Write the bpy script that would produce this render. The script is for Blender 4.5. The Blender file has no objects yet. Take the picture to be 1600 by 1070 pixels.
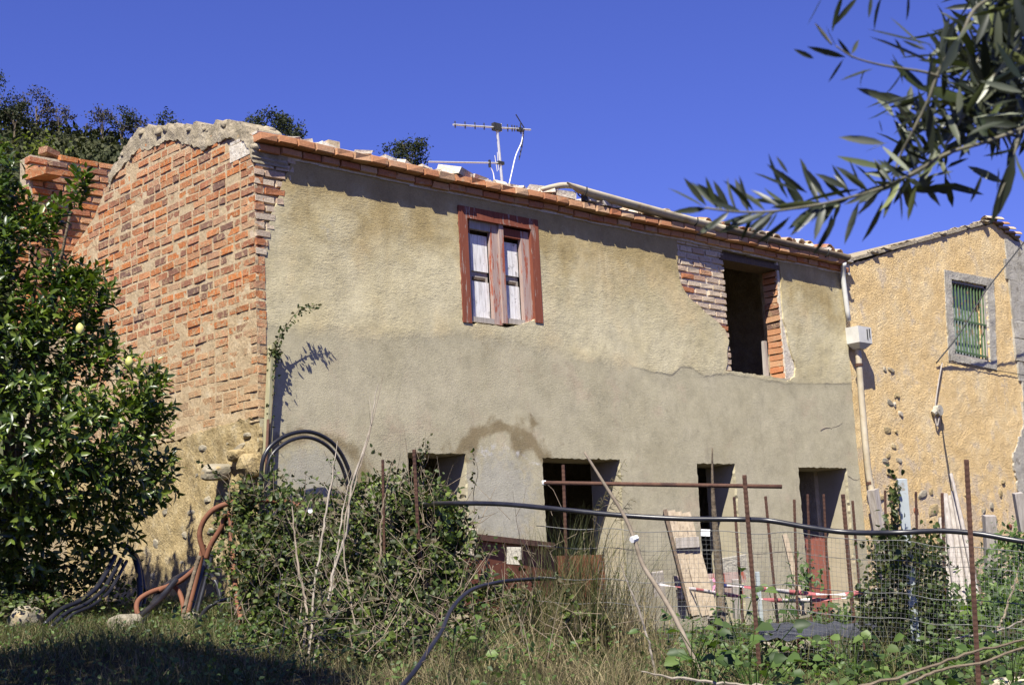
import bpy, bmesh, math, random
import numpy as np
from mathutils import Vector, Matrix, Euler, noise as mnoise
from mathutils.geometry import delaunay_2d_cdt
random.seed(11); rng = np.random.default_rng(11)
SC = bpy.context.scene
COL = SC.collection
# ------------------------------------------------------------------ camera
FPX = 2250.0
YAW, PITCH, ROLL = map(math.radians, (43.27, 9.92, -2.92))
cy, sy, cp, sp, cr, sr = math.cos(YAW), math.sin(YAW), math.cos(PITCH), math.sin(PITCH), math.cos(ROLL), math.sin(ROLL)
FWD = np.array([sy*cp, cy*cp, sp]); R0 = np.array([cy, -sy, 0.0]); U0 = np.cross(R0, FWD)
RGT = cr*R0 + sr*U0; UPV = -sr*R0 + cr*U0
CAM = np.array([-7.699, -11.82, 0.296])
FH = np.array([sy, cy]); RH = np.array([cy, -sy])
cam = bpy.data.cameras.new('camera'); camo = bpy.data.objects.new('camera', cam); COL.objects.link(camo)
camo.matrix_world = Matrix(((RGT[0], UPV[0], -FWD[0], CAM[0]), (RGT[1], UPV[1], -FWD[1], CAM[1]), (RGT[2], UPV[2], -FWD[2], CAM[2]), (0, 0, 0, 1)))
cam.sensor_fit = 'HORIZONTAL'; cam.sensor_width = 36; cam.lens = FPX/1600*36
cam.clip_start = 0.05; cam.clip_end = 3000
cam.dof.use_dof = True; cam.dof.focus_distance = 14.5; cam.dof.aperture_fstop = 13
SC.camera = camo
# ------------------------------------------------------------------ light
SUN = np.array([-1.45, -1.0, 2.25]); SUN /= np.linalg.norm(SUN)      # towards the sun
ELEV = math.asin(SUN[2]); AZ = math.atan2(SUN[0], SUN[1])
W = bpy.data.worlds.new('World'); SC.world = W; W.use_nodes = True
wt = W.node_tree; bg = wt.nodes['Background']
sky = wt.nodes.new('ShaderNodeTexSky'); sky.sky_type = 'NISHITA'; sky.sun_disc = False
sky.sun_elevation = ELEV; sky.sun_rotation = AZ
sky.altitude = 200; sky.air_density = 1.0; sky.dust_density = 0.25; sky.ozone_density = 4.0
tint = wt.nodes.new('ShaderNodeMix'); tint.data_type = 'RGBA'; tint.blend_type = 'MULTIPLY'; tint.inputs[0].default_value = 1
tint.inputs[7].default_value = (0.78, 0.74, 1.62, 1)
wt.links.new(sky.outputs[0], tint.inputs[6]); wt.links.new(tint.outputs[2], bg.inputs[0])
bg.inputs[1].default_value = 0.050
sun = bpy.data.lights.new('sun', 'SUN'); sun.energy = 5.0; sun.angle = math.radians(0.5); sun.color = (1.0, 0.955, 0.84)
suno = bpy.data.objects.new('sun', sun); COL.objects.link(suno)
suno.rotation_euler = Vector(SUN).to_track_quat('Z', 'Y').to_euler(); suno.location = (-20, -15, 25)
SC.view_settings.view_transform = 'Standard'; SC.view_settings.look = 'None'
SC.view_settings.exposure = 0.92; SC.view_settings.gamma = 1; SC.view_settings.use_curve_mapping = False
SC.cycles.max_bounces = 6; SC.cycles.transparent_max_bounces = 8

# ------------------------------------------------------------------ measuring helpers: where a sight line meets a wall or a distance
def ray(px, py): return FWD + RGT*((px-800)/FPX) - UPV*((py-535)/FPX)
def fy(px, py, Y=0.0): d = ray(px, py); return CAM + d*((Y-CAM[1])/d[1])
def fx(px, py, X=0.0): d = ray(px, py); return CAM + d*((X-CAM[0])/d[0])
def fv(px, py, v): return CAM + ray(px, py)*v
def uvw(u, v, z=0.0): q = CAM[:2] + FH*v + RH*u; return np.array([q[0], q[1], z])
def sstep(a, b, x): t = np.clip((x-a)/(b-a), 0, 1); return t*t*(3-2*t)
def nz(x, y, z, s=1.0): return mnoise.noise(Vector((x*s, y*s, z*s)))
def fbm(x, y, z, s=1.0, o=4): return mnoise.fractal(Vector((x*s, y*s, z*s)), 1.0, 2.0, o)
def ground_z(x, y):
    dx, dy = x-CAM[0], y-CAM[1]; v = dx*FH[0]+dy*FH[1]; u = dx*RH[0]+dy*RH[1]
    zl = np.interp(v, [0, 3, 6, 9, 12, 15, 22, 40, 400], [-1.35, -1.1, -.35, .05, .26, .40, .5, 1.2, 4])
    zr = np.interp(v, [0, 3, 6, 9, 12, 15, 22, 40, 400], [-1.35, -1.1, -.42, -.27, -.25, -.25, -.2, .5, 4])
    t = sstep(-2.3, -.6, u); zr = zr+.22*np.exp(-((u+.25)/1.15)**2)*sstep(6.0, 8.4, v)*sstep(12.5, 10.2, v)
    return float(zl*(1-t)+zr*t)

# ------------------------------------------------------------------ scene helpers
WL = {}
def tag(o, label=None, cat=None, group=None, kind=None):
    if label: o['label'] = label
    if cat: o['category'] = cat
    if group: o['group'] = group
    if kind: o['kind'] = kind
    return o
def thing(name, loc, label, cat, group=None):
    o = bpy.data.objects.new(name, None); COL.objects.link(o); o.empty_display_size = .1
    o.location = loc; WL[o.name] = np.array(loc, float)
    return tag(o, label, cat, group)
def link(name, me, mat=None, parent=None, off=None):
    o = bpy.data.objects.new(name, me); COL.objects.link(o)
    if mat is not None and not me.materials: me.materials.append(mat)
    base = WL[parent.name] if parent else np.zeros(3)
    loc = np.array(off, float) if off is not None else base
    if parent: o.parent = parent
    o.location = loc-base; WL[o.name] = loc
    return o
def fast_mesh(name, V, faces, smooth=False):
    """V (n,3); faces: list of (m,k) int arrays"""
    me = bpy.data.meshes.new(name)
    V = np.asarray(V, np.float32)
    loops = np.concatenate([f.ravel() for f in faces]).astype(np.int32)
    sizes = np.concatenate([np.full(len(f), f.shape[1], np.int32) for f in faces])
    starts = np.concatenate([[0], np.cumsum(sizes)[:-1]]).astype(np.int32)
    me.vertices.add(len(V)); me.vertices.foreach_set('co', V.ravel())
    me.loops.add(len(loops)); me.loops.foreach_set('vertex_index', loops)
    me.polygons.add(len(sizes)); me.polygons.foreach_set('loop_start', starts); me.polygons.foreach_set('loop_total', sizes)
    if smooth: me.polygons.foreach_set('use_smooth', np.ones(len(sizes), bool))
    me.update(calc_edges=True)
    return me
class MB:
    def __init__(s): s.v = []; s.f = []
    def add(s, V, F):
        n = len(s.v); s.v += [tuple(map(float, p)) for p in V]; s.f += [tuple(i+n for i in q) for q in F]; return s
    def box(s, c, d, rot=None, jit=0.0):
        c = np.array(c, float); h = np.array(d, float)/2
        V = [np.array([a*h[0], b*h[1], e*h[2]]) for a in (-1, 1) for b in (-1, 1) for e in (-1, 1)]
        if jit: V = [p+rng.uniform(-jit, jit, 3) for p in V]
        if rot is not None: V = [np.array(rot @ Vector(p)) for p in V]
        return s.add([p+c for p in V], [(0, 1, 3, 2), (4, 6, 7, 5), (0, 4, 5, 1), (2, 3, 7, 6), (0, 2, 6, 4), (1, 5, 7, 3)])
    def box2(s, x0, x1, y0, y1, z0, z1): return s.box(((x0+x1)/2, (y0+y1)/2, (z0+z1)/2), (x1-x0, y1-y0, z1-z0))
    def beam(s, a, b, w, d, up=(0, 0, 1), jit=0.0):
        a, b = np.array(a, float), np.array(b, float); t = b-a; L = np.linalg.norm(t); t /= L
        x = np.cross(t, up); x /= np.linalg.norm(x); y = np.cross(x, t)
        V = []
        for p in (a, b):
            for (i, j) in ((-1, -1), (1, -1), (1, 1), (-1, 1)): V.append(p+x*i*w/2+y*j*d/2+rng.uniform(-jit, jit, 3))
        return s.add(V, [(3, 2, 1, 0), (4, 5, 6, 7), (0, 1, 5, 4), (1, 2, 6, 5), (2, 3, 7, 6), (3, 0, 4, 7)])
    def tube(s, P, r, n=6, cap=True):
        P = np.array(P, float); k = len(P)
        r = np.full(k, r) if np.isscalar(r) else np.array(r, float)
        T = np.gradient(P, axis=0); T /= np.linalg.norm(T, axis=1)[:, None]+1e-12
        ref = np.array([0, 0, 1.0]) if abs(T[0][2]) < .9 else np.array([1.0, 0, 0])
        x = np.cross(T[0], ref); x /= np.linalg.norm(x); V = []
        for i in range(k):
            x = x-T[i]*(x@T[i]); x /= np.linalg.norm(x)+1e-12; y = np.cross(T[i], x)
            for j in range(n): a = 2*math.pi*j/n; V.append(P[i]+(x*math.cos(a)+y*math.sin(a))*r[i])
        F = [(i*n+j, i*n+(j+1) % n, (i+1)*n+(j+1) % n, (i+1)*n+j) for i in range(k-1) for j in range(n)]
        if cap: F += [tuple(range(n))[::-1], tuple((k-1)*n+j for j in range(n))]
        return s.add(V, F)
    def build(s, name, mat=None, parent=None, smooth=False, off=None):
        base = np.array(off, float) if off is not None else (WL[parent.name] if parent else np.zeros(3))
        me = bpy.data.meshes.new(name); me.from_pydata([tuple(np.array(p)-base) for p in s.v], [], s.f)
        if smooth: me.polygons.foreach_set('use_smooth', np.ones(len(me.polygons), bool))
        me.update()
        return link(name, me, mat, parent, base)
def catmull(P, n=8):
    P = np.array(P, float); Q = np.vstack([2*P[0]-P[1], P, 2*P[-1]-P[-2]]); out = []
    for i in range(1, len(Q)-2):
        a, b, c, d = Q[i-1], Q[i], Q[i+1], Q[i+2]
        for k in range(n):
            t = k/n; out.append(.5*((2*b)+(c-a)*t+(2*a-5*b+4*c-d)*t*t+(3*b-a-3*c+d)*t**3))
    out.append(P[-1]); return np.array(out)

# ------------------------------------------------------------------ materials
class NT:
    def __init__(s, name):
        s.m = bpy.data.materials.new(name); s.m.use_nodes = True; s.t = s.m.node_tree
        s.b = s.t.nodes['Principled BSDF']; s.out = s.t.nodes['Material Output']
        s.pos = s.n('ShaderNodeNewGeometry')
    def n(s, typ, props=None, ins=None):
        nd = s.t.nodes.new(typ)
        for k, v in (props or {}).items(): setattr(nd, k, v)
        for k, v in (ins or {}).items(): s.set(nd.inputs[k], v)
        return nd
    def set(s, sock, v):
        if isinstance(v, bpy.types.NodeSocket): s.t.links.new(v, sock)
        elif isinstance(v, (tuple, list)) and len(v) == 3 and sock.type == 'RGBA': sock.default_value = (*v, 1)
        else: sock.default_value = v
    def noise(s, scale, detail=5, rough=.6, vec=None, dist=0.0):
        return s.n('ShaderNodeTexNoise', {}, {'Scale': scale, 'Detail': detail, 'Roughness': rough, 'Distortion': dist, 'Vector': vec or s.pos.outputs['Position']}).outputs[0]
    def ramp(s, fac, stops, interp='LINEAR'):
        r = s.n('ShaderNodeValToRGB'); e = r.color_ramp; e.interpolation = interp
        while len(e.elements) < len(stops): e.elements.new(.5)
        for el, (p, c) in zip(e.elements, stops):
            el.position = p; el.color = (*c, 1) if hasattr(c, '__len__') else (c, c, c, 1)
        s.set(r.inputs[0], fac); return r.outputs[0]
    def mix(s, fac, a, b, mode='MIX'):
        m = s.n('ShaderNodeMix', {'data_type': 'RGBA', 'blend_type': mode}); s.set(m.inputs[0], fac); s.set(m.inputs[6], a); s.set(m.inputs[7], b); return m.outputs[2]
    def math(s, op, a, b=0.0, c=None, clamp=False):
        m = s.n('ShaderNodeMath', {'operation': op, 'use_clamp': clamp}); s.set(m.inputs[0], a); s.set(m.inputs[1], b)
        if c is not None: s.set(m.inputs[2], c)
        return m.outputs[0]
    def step(s, x, a, b):
        m = s.n('ShaderNodeMapRange', {'interpolation_type': 'SMOOTHSTEP'}, {0: x, 1: a, 2: b, 3: 0.0, 4: 1.0}); return m.outputs[0]
    def sep(s): return s.n('ShaderNodeSeparateXYZ', {}, {0: s.pos.outputs['Position']})
    def bump(s, h, strength=.5, dist=.01, nrm=None):
        b = s.n('ShaderNodeBump', {}, {'Strength': strength, 'Distance': dist, 'Height': h})
        if nrm is not None: s.set(b.inputs['Normal'], nrm)
        return b.outputs[0]
    def rnd(s):
        oi = s.n('ShaderNodeObjectInfo').outputs['Random']
        return s.math('FRACT', s.math('ADD', oi, s.pos.outputs['Random Per Island']))
    def done(s, col, rough=.85, nrm=None, spec=.3, metal=0.0):
        s.set(s.b.inputs['Base Color'], col); s.set(s.b.inputs['Roughness'], rough); s.b.inputs['Specular IOR Level'].default_value = spec
        s.set(s.b.inputs['Metallic'], metal)
        if nrm is not None: s.set(s.b.inputs['Normal'], nrm)
        return s.m
def simple(name, c1, c2, scale=6, rough=.8, bs=None, bstr=.4, bd=.01, spec=.3, c3=None, t3=(.6, .7), s3=9, metal=0.0, stretch=None):
    m = NT(name); vec = None
    if stretch:
        vec = m.n('ShaderNodeMapping', {}, {'Vector': m.pos.outputs['Position'], 'Scale': stretch}).outputs[0]
    col = m.ramp(m.noise(scale, vec=vec), [(.3, c1), (.7, c2)])
    if c3: col = m.mix(m.step(m.noise(s3, vec=vec), *t3), col, c3)
    nrm = m.bump(m.noise(bs, vec=vec), bstr, bd) if bs else None
    return m.done(col, rough, nrm, spec, metal)
def leafmat(name, cols, rough=.45, spec=.4, trans=.25, tcol=None, noise=True):
    m = NT(name); n = len(cols)
    col = m.ramp(m.rnd(), [(i/(n-1), c) for i, c in enumerate(cols)])
    if noise: col = m.mix(1.0, col, m.ramp(m.noise(2.5, 2), [(.3, .7), (.7, 1.2)]), 'MULTIPLY')
    m.done(col, rough, None, spec)
    tr = m.n('ShaderNodeBsdfTranslucent', {}, {0: m.mix(1.0, col, tcol or (1.3, 1.5, .5), 'MULTIPLY')})
    mx = m.n('ShaderNodeMixShader', {}, {0: trans, 1: m.b.outputs[0], 2: tr.outputs[0]})
    m.t.links.new(mx.outputs[0], m.out.inputs[0]); return m.m
MT = {}
# facade plaster: rough upper coat, smoother grey lower coat, damp stains read from attributes
m = NT('facade_plaster')
at = m.n('ShaderNodeAttribute', {'attribute_name': 'stain'}); sp_ = m.n('ShaderNodeSeparateColor', {}, {0: at.outputs['Color']})
n1 = m.noise(3.0, 6, .65); n2 = m.noise(11, 6, .7); n3 = m.noise(1.1, 4, .6); nf = m.noise(60, 4, .7)
edge = m.math('MULTIPLY', m.math('SUBTRACT', n1, .5), .55)
low = m.step(m.math('ADD', sp_.outputs[0], edge), .35, .65)
damp = m.step(m.math('ADD', sp_.outputs[1], m.math('MULTIPLY', m.math('SUBTRACT', m.noise(5.5, 8, .7), .5), 1.9)), .25, .95)
grey = m.step(m.math('ADD', sp_.outputs[2], m.math('MULTIPLY', m.math('SUBTRACT', n2, .5), 1.2)), .35, .75)
salt = m.step(m.math('ADD', at.outputs['Alpha'], m.math('MULTIPLY', m.math('SUBTRACT', n2, .5), 1.5)), .5, .95)
cu = m.ramp(n3, [(.3, (.46, .39, .22)), (.55, (.54, .475, .30)), (.75, (.57, .51, .34))])
cl = m.ramp(n3, [(.3, (.36, .318, .205)), (.5, (.42, .375, .25)), (.72, (.465, .415, .285))])
zz = m.sep().outputs[2]
och = m.math('MULTIPLY', m.step(m.math('ADD', zz, m.math('MULTIPLY', m.math('SUBTRACT', m.noise(1.7, 5, .6), .5), 2.2)), 3.75, 4.65), .85)
cu = m.mix(och, cu, (.33, .245, .105))
cu = m.mix(m.step(m.noise(.9, 3), .52, .7), cu, m.mix(.5, cu, (.50, .38, .20)))
col = m.mix(low, cu, cl)
strv = m.n('ShaderNodeMapping', {}, {'Vector': m.pos.outputs['Position'], 'Scale': (3.2, 1, .22)}).outputs[0]
strk = m.math('MULTIPLY', m.step(m.noise(1.6, 6, .65, strv), .52, .68), m.step(zz, 3.3, 4.7))
col = m.mix(m.math('MULTIPLY', strk, .55), col, (.30, .225, .11))
strk2 = m.math('MULTIPLY', m.step(m.noise(2.1, 6, .65, strv), .54, .70), m.step(zz, 3.3, 2.2))
col = m.mix(m.math('MULTIPLY', strk2, .38), col, (.30, .255, .18))
pinkm = m.math('MULTIPLY', m.step(m.noise(1.3, 6, .7), .54, .68), m.step(zz, 3.6, 2.6))
col = m.mix(m.math('MULTIPLY', pinkm, .30), col, (.42, .29, .21))
col = m.mix(m.math('MULTIPLY', m.math('MULTIPLY', m.step(m.noise(2.4, 8, .7), .46, .62), m.step(zz, .9, .2)), .5), col, (.22, .19, .12))
col = m.mix(m.math('MULTIPLY', damp, .8), col, (.20, .15, .075))
col = m.mix(m.math('MULTIPLY', grey, .6), col, (.34, .33, .29))
col = m.mix(m.math('MULTIPLY', salt, .75), col, (.62, .60, .56))
col = m.mix(m.math('MULTIPLY', m.step(n2, .58, .72), .38), col, (.20, .17, .12))
blot = m.ramp(m.noise(3.6, 8, .72), [(.28, .78), (.5, 1.0), (.72, 1.14)]); col = m.mix(1.0, col, blot, 'MULTIPLY')
col = m.mix(.5, col, m.mix(1.0, col, m.ramp(nf, [(.3, .7), (.7, 1.25)]), 'MULTIPLY'))
stv = m.n('ShaderNodeMapping', {}, {'Vector': m.pos.outputs['Position'], 'Scale': (.75, 1, 1.9)}).outputs[0]
cat = m.noise(27, 8, .74, stv); big = m.math('MULTIPLY', m.noise(7, 8, .7, stv), .55)
h = m.math('ADD', m.math('MULTIPLY', cat, m.math('SUBTRACT', 1.15, m.math('MULTIPLY', low, .8))), m.math('MULTIPLY', big, m.math('SUBTRACT', 1.2, low)))
h = m.math('ADD', h, m.math('MULTIPLY', nf, .45))
MT['plaster'] = m.done(col, .92, m.bump(m.math('MULTIPLY', h, m.ramp(m.noise(1.4, 4), [(.35, .35), (.65, 1.15)])), .55, .018), .15)
MT['plaster_low'] = simple('grey_plaster', (.33, .29, .20), (.40, .355, .26), 3, .92, 40, .4, .008, .15)
# brick
m = NT('brick_clay'); r = m.rnd()
col = m.ramp(r, [(0, (.54, .215, .08)), (.16, (.46, .175, .07)), (.3, (.52, .29, .16)), (.45, (.41, .175, .10)), (.58, (.50, .34, .22)), (.7, (.53, .225, .10)), (.82, (.30, .15, .10)), (.9, (.19, .13, .11)), (1, (.49, .21, .095))])
n1 = m.noise(17, 8, .75); n2 = m.noise(45, 5, .7); zz = m.sep().outputs[2]
col = m.mix(1.0, col, m.ramp(n2, [(.25, .65), (.75, 1.25)]), 'MULTIPLY')
sm = m.math('ADD', n1, m.math('MULTIPLY', m.math('SUBTRACT', 1.0, m.step(zz, 2.0, 3.9)), .15))
col = m.mix(m.math('MULTIPLY', m.step(sm, .515, .60), .85), col, m.ramp(n2, [(.3, (.36, .255, .15)), (.7, (.53, .41, .26))]))
big_ = m.ramp(m.noise(1.6, 5, .6), [(.3, (.80, .76, .72)), (.7, (1.18, 1.1, 1.0))]); col = m.mix(1.0, col, big_, 'MULTIPLY')
MT['brick'] = m.done(col, .9, m.bump(m.noise(34, 8, .78), 1.0, .020), .15)
m = NT('limewashed_brick'); r = m.rnd()
col = m.ramp(r, [(0, (.50, .39, .28)), (.5, (.59, .49, .36)), (.88, (.48, .35, .25)), (.95, (.42, .17, .08)), (1, (.42, .17, .08))])
col = m.mix(m.math('MULTIPLY', m.step(m.noise(22, 6, .7), .54, .66), .5), col, (.40, .27, .20))
col = m.mix(1.0, col, m.ramp(m.noise(50, 5, .7), [(.25, .7), (.75, 1.2)]), 'MULTIPLY')
MT['brick_white'] = m.done(col, .92, m.bump(m.noise(45, 6, .75), .9, .012), .12)
m = NT('eave_brick_clay'); r = m.rnd()
col = m.ramp(r, [(0, (.42, .165, .075)), (.25, (.48, .26, .14)), (.45, (.50, .33, .20)), (.65, (.36, .145, .075)), (.85, (.45, .22, .11)), (1, (.40, .24, .15))])
col = m.mix(m.math('MULTIPLY', m.step(m.noise(9, 6, .7), .54, .68), .6), col, (.45, .35, .22))
col = m.mix(1.0, col, m.ramp(m.noise(45, 5, .7), [(.25, .7), (.75, 1.2)]), 'MULTIPLY')
MT['brick_eave'] = m.done(col, .88, m.bump(m.noise(45, 6, .75), .6, .008), .15)
def mortar(name, a, b, c, bd=.02):
    m = NT(name); n1 = m.noise(6, 6, .7); n2 = m.noise(30, 6, .75)
    col = m.ramp(n1, [(.3, a), (.55, b), (.72, c)])
    col = m.mix(1.0, col, m.ramp(n2, [(.25, .68), (.7, 1.18)]), 'MULTIPLY')
    vo = m.n('ShaderNodeTexVoronoi', {}, {'Scale': 28.0, 'Vector': m.pos.outputs['Position']}).outputs[0]
    return m.done(col, .95, m.bump(m.math('ADD', n2, m.math('MULTIPLY', vo, -.3)), .75, bd*.8), .1)
MT['mortar'] = mortar('lime_mortar', (.36, .29, .19), (.48, .40, .28), (.54, .47, .36))
MT['brick_mortar'] = mortar('earthy_brick_mortar', (.36, .26, .15), (.48, .37, .23), (.55, .46, .32))
MT['cap'] = mortar('lichen_mortar', (.25, .21, .14), (.38, .32, .225), (.50, .44, .33), .03)
MT['rubble'] = mortar('earth_mortar_rubble', (.30, .22, .105), (.43, .335, .18), (.46, .39, .265), .04)
MT['white_mortar'] = mortar('pale_mortar', (.45, .38, .29), (.62, .56, .46), (.70, .65, .57), .02)
MT['stone'] = simple('grey_stone', (.20, .175, .125), (.34, .30, .225), 8, .9, 30, .6, .015, c3=(.36, .27, .14), t3=(.55, .7))
# ochre render of the neighbour
m = NT('ochre_render'); n1 = m.noise(1.6, 6, .65); n2 = m.noise(24, 8, .8); n3 = m.noise(60, 6, .8)
zz = m.sep().outputs[2]
col = m.ramp(n1, [(.28, (.66, .455, .20)), (.5, (.74, .54, .27)), (.68, (.78, .62, .36))])
worn = m.step(m.math('ADD', m.noise(3.2, 6, .7), m.math('MULTIPLY', m.math('SUBTRACT', 1.0, m.step(zz, .2, 2.8)), .17)), .56, .66)
col = m.mix(m.math('MULTIPLY', worn, .75), col, (.55, .44, .31))
col = m.mix(1.0, col, m.ramp(n2, [(.30, .72), (.42, .95), (.55, 1.02), (.75, 1.1)]), 'MULTIPLY')
col = m.mix(m.math('MULTIPLY', m.step(n3, .46, .36), .75), col, (.30, .19, .08))
col = m.mix(m.math('MULTIPLY', m.step(m.noise(38, 5, .7), .60, .70), .5), col, (.84, .68, .44))
vo = m.n('ShaderNodeTexVoronoi', {}, {'Scale': 30.0, 'Vector': m.pos.outputs['Position']}).outputs[0]
MT['ochre'] = m.done(col, .95, m.bump(m.math('ADD', m.math('ADD', n2, m.math('MULTIPLY', n3, .6)), m.math('MULTIPLY', vo, .35)), .8, .026), .1)
MT['cement'] = simple('grey_cement', (.30, .275, .22), (.45, .42, .355), 5, .92, 28, .8, .02, .15, c3=(.22, .195, .15), t3=(.56, .7), s3=6)
MT['pale_cement'] = simple('pale_cement', (.38, .32, .23), (.50, .44, .34), 7, .92, 30, .5, .015, .15)
def wood(name, c1, c2, c3=None, t3=(.55, .6), s3=7, zs=.22):
    m = NT(name)
    v = m.n('ShaderNodeMapping', {}, {'Vector': m.pos.outputs['Position'], 'Scale': (1, 1, .07)}).outputs[0]
    g = m.noise(55, 5, .6, v); col = m.ramp(g, [(.3, c1), (.7, c2)])
    v3 = m.n('ShaderNodeMapping', {}, {'Vector': m.pos.outputs['Position'], 'Scale': (1.6, 1.6, zs)}).outputs[0]
    if c3: col = m.mix(m.step(m.noise(s3, 8, .75, v3), *t3), col, c3)
    return m.done(col, .85, m.bump(g, .5, .006), .2)
MT['red_paint'] = wood('peeling_red_paint', (.165, .048, .028), (.225, .072, .042), (.31, .24, .20), (.57, .63), 11)
MT['red_worn'] = wood('worn_red_wood', (.30, .20, .165), (.42, .33, .29), (.30, .085, .05), (.52, .56), 9)
MT['grey_wood'] = wood('grey_weathered_wood', (.24, .21, .18), (.42, .38, .34))
m = NT('white_shutter_board')
v = m.n('ShaderNodeMapping', {}, {'Vector': m.pos.outputs['Position'], 'Scale': (1, 1, .1)}).outputs[0]
g = m.noise(40, 6, .7, v); col = m.ramp(g, [(.25, (.26, .245, .23)), (.48, (.62, .60, .58)), (.7, (.82, .81, .80))])
col = m.mix(m.step(m.noise(9, 8, .75), .55, .66), col, (.25, .24, .23))
MT['white_board'] = m.done(col, .8, m.bump(g, .4, .005), .2)
MT['board'] = wood('bleached_plank', (.23, .18, .125), (.36, .295, .215), (.14, .11, .085), (.58, .66), 8)
MT['dark_wood'] = wood('dark_old_wood', (.07, .05, .035), (.15, .11, .08))
MT['dry_stem'] = simple('dry_bramble_stem', (.13, .10, .065), (.30, .24, .17), 9, .9)
MT['stick'] = simple('bleached_stick', (.15, .12, .085), (.29, .24, .185), 9, .9, 40, .6, .006)
MT['pale_stalk'] = simple('pale_dead_stalk', (.20, .17, .13), (.36, .315, .26), 15, .9, 60, .5, .004)
MT['bark'] = simple('bark', (.10, .075, .05), (.20, .16, .11), 12, .95, 30, .8, .02)
MT['twig'] = simple('olive_twig_bark', (.08, .075, .05), (.17, .155, .11), 30, .85)
MT['rust'] = simple('rusty_steel', (.07, .036, .026), (.13, .068, .045), 18, .9, 60, .6, .004, .25, c3=(.055, .03, .025), t3=(.55, .65))
MT['rust_sheet'] = simple('rust_brown_sheet', (.17, .055, .03), (.25, .095, .05), 4, .75, 25, .3, .004, .3, c3=(.10, .04, .028), t3=(.58, .7), s3=6)
MT['red_door'] = wood('faded_red_door', (.24, .075, .05), (.34, .13, .09), (.28, .22, .18), (.6, .64), 8)
MT['black_hose'] = simple('black_polythene', (.010, .010, .013), (.026, .026, .032), 10, .34, spec=.5)
MT['orange_conduit'] = simple('orange_conduit', (.14, .055, .028), (.20, .082, .043), 6, .75, spec=.35, c3=(.25, .12, .07), t3=(.6, .75), s3=5)
MT['black_pad'] = simple('black_sheeting', (.025, .028, .035), (.07, .075, .09), 7, .6)
MT['cream_pvc'] = simple('weathered_cream_gutter', (.36, .30, .20), (.49, .43, .32), 5, .6, spec=.35, c3=(.36, .26, .13), t3=(.55, .7), s3=7)
MT['shaded_gutter'] = simple('shaded_brown_gutter', (.10, .075, .05), (.20, .155, .105), 6, .7, c3=(.28, .23, .16), t3=(.6, .75), s3=5)  # brown darkened to paint in the shade on the gutter's right run
MT['grey_pvc'] = simple('grey_pvc', (.47, .46, .42), (.58, .57, .53), 6, .6, spec=.35)
MT['alu'] = simple('dull_aluminium', (.50, .50, .50), (.62, .62, .62), 20, .45, spec=.5, metal=.4)
MT['dark_plastic'] = simple('dark_plastic', (.02, .02, .02), (.05, .05, .05), 20, .6)
MT['galv'] = simple('galvanised_wire', (.13, .13, .12), (.21, .21, .20), 20, .6, spec=.4, metal=.2)
MT['post_paint'] = simple('pale_blue_grey_post', (.34, .38, .39), (.46, .50, .50), 8, .7, c3=(.30, .27, .22), t3=(.62, .7))
MT['green_wood'] = wood('greenish_old_post', (.25, .23, .13), (.40, .37, .24))
m = NT('coppo_clay'); r = m.rnd()
col = m.ramp(r, [(0, (.40, .22, .12)), (.3, (.50, .40, .29)), (.5, (.44, .29, .13)), (.7, (.33, .15, .08)), (.85, (.58, .53, .45)), (1, (.40, .26, .16))])
col = m.mix(m.math('MULTIPLY', m.step(m.noise(12, 6, .7), .52, .65), .7), col, (.50, .46, .38))
MT['tile'] = m.done(col, .92, m.bump(m.noise(40, 5, .7), .6, .01), .15)
m = NT('barrier_tape'); s_ = m.n('ShaderNodeUVMap').outputs[0]
x_ = m.n('ShaderNodeSeparateXYZ', {}, {0: s_}).outputs[0]
st = m.step(m.math('FRACT', x_), .49, .51)
MT['tape'] = m.done(m.mix(st, (.60, .55, .54), (.42, .13, .13)), .4, None, .4)
m = NT('glass_curtain'); MT['curtain'] = m.done(m.ramp(m.noise(9, 3), [(.35, (.10, .13, .12)), (.6, (.42, .47, .44))]), .25, None, .5)
MT['green_bar'] = simple('green_painted_iron', (.05, .10, .045), (.11, .16, .07), 20, .6, c3=(.18, .11, .06), t3=(.55, .65))
MT['soil'] = mortar('dry_soil', (.035, .030, .016), (.06, .052, .027), (.10, .085, .048), .04)
MT['hill'] = simple('hill_scrub_soil', (.035, .042, .018), (.075, .08, .035), .25, .95, 2, .6, .3)
MT['white_plastic'] = simple('white_plastic', (.75, .75, .74), (.82, .82, .81), 10, .5)
# foliage
MT['lemon_leaf'] = leafmat('lemon_leaf', [(.016, .034, .006), (.030, .058, .010), (.075, .12, .016), (.17, .22, .03), (.024, .046, .008)], .36, .5, .22)  # brightest green paints sunlit highlights onto random leaves
MT['lemon'] = simple('pale_lemon_rind', (.42, .42, .12), (.55, .52, .18), 10, .45, 80, .3, .002)
m = NT('olive_leaf'); gm = m.pos
top = m.ramp(m.rnd(), [(0, (.008, .013, .006)), (.6, (.016, .024, .009)), (.8, (.06, .075, .022)), (1, (.20, .22, .075))])
under = m.ramp(m.rnd(), [(0, (.016, .020, .011)), (.6, (.036, .044, .024)), (.85, (.09, .10, .06)), (1, (.27, .29, .2))])
c = m.mix(gm.outputs['Backfacing'], top, under); m.done(c, .42, None, .45)
tr = m.n('ShaderNodeBsdfTranslucent', {}, {0: (.06, .08, .02)})
mx = m.n('ShaderNodeMixShader', {}, {0: .15, 1: m.b.outputs[0], 2: tr.outputs[0]}); m.t.links.new(mx.outputs[0], m.out.inputs[0]); MT['olive_leaf'] = m.m
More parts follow.
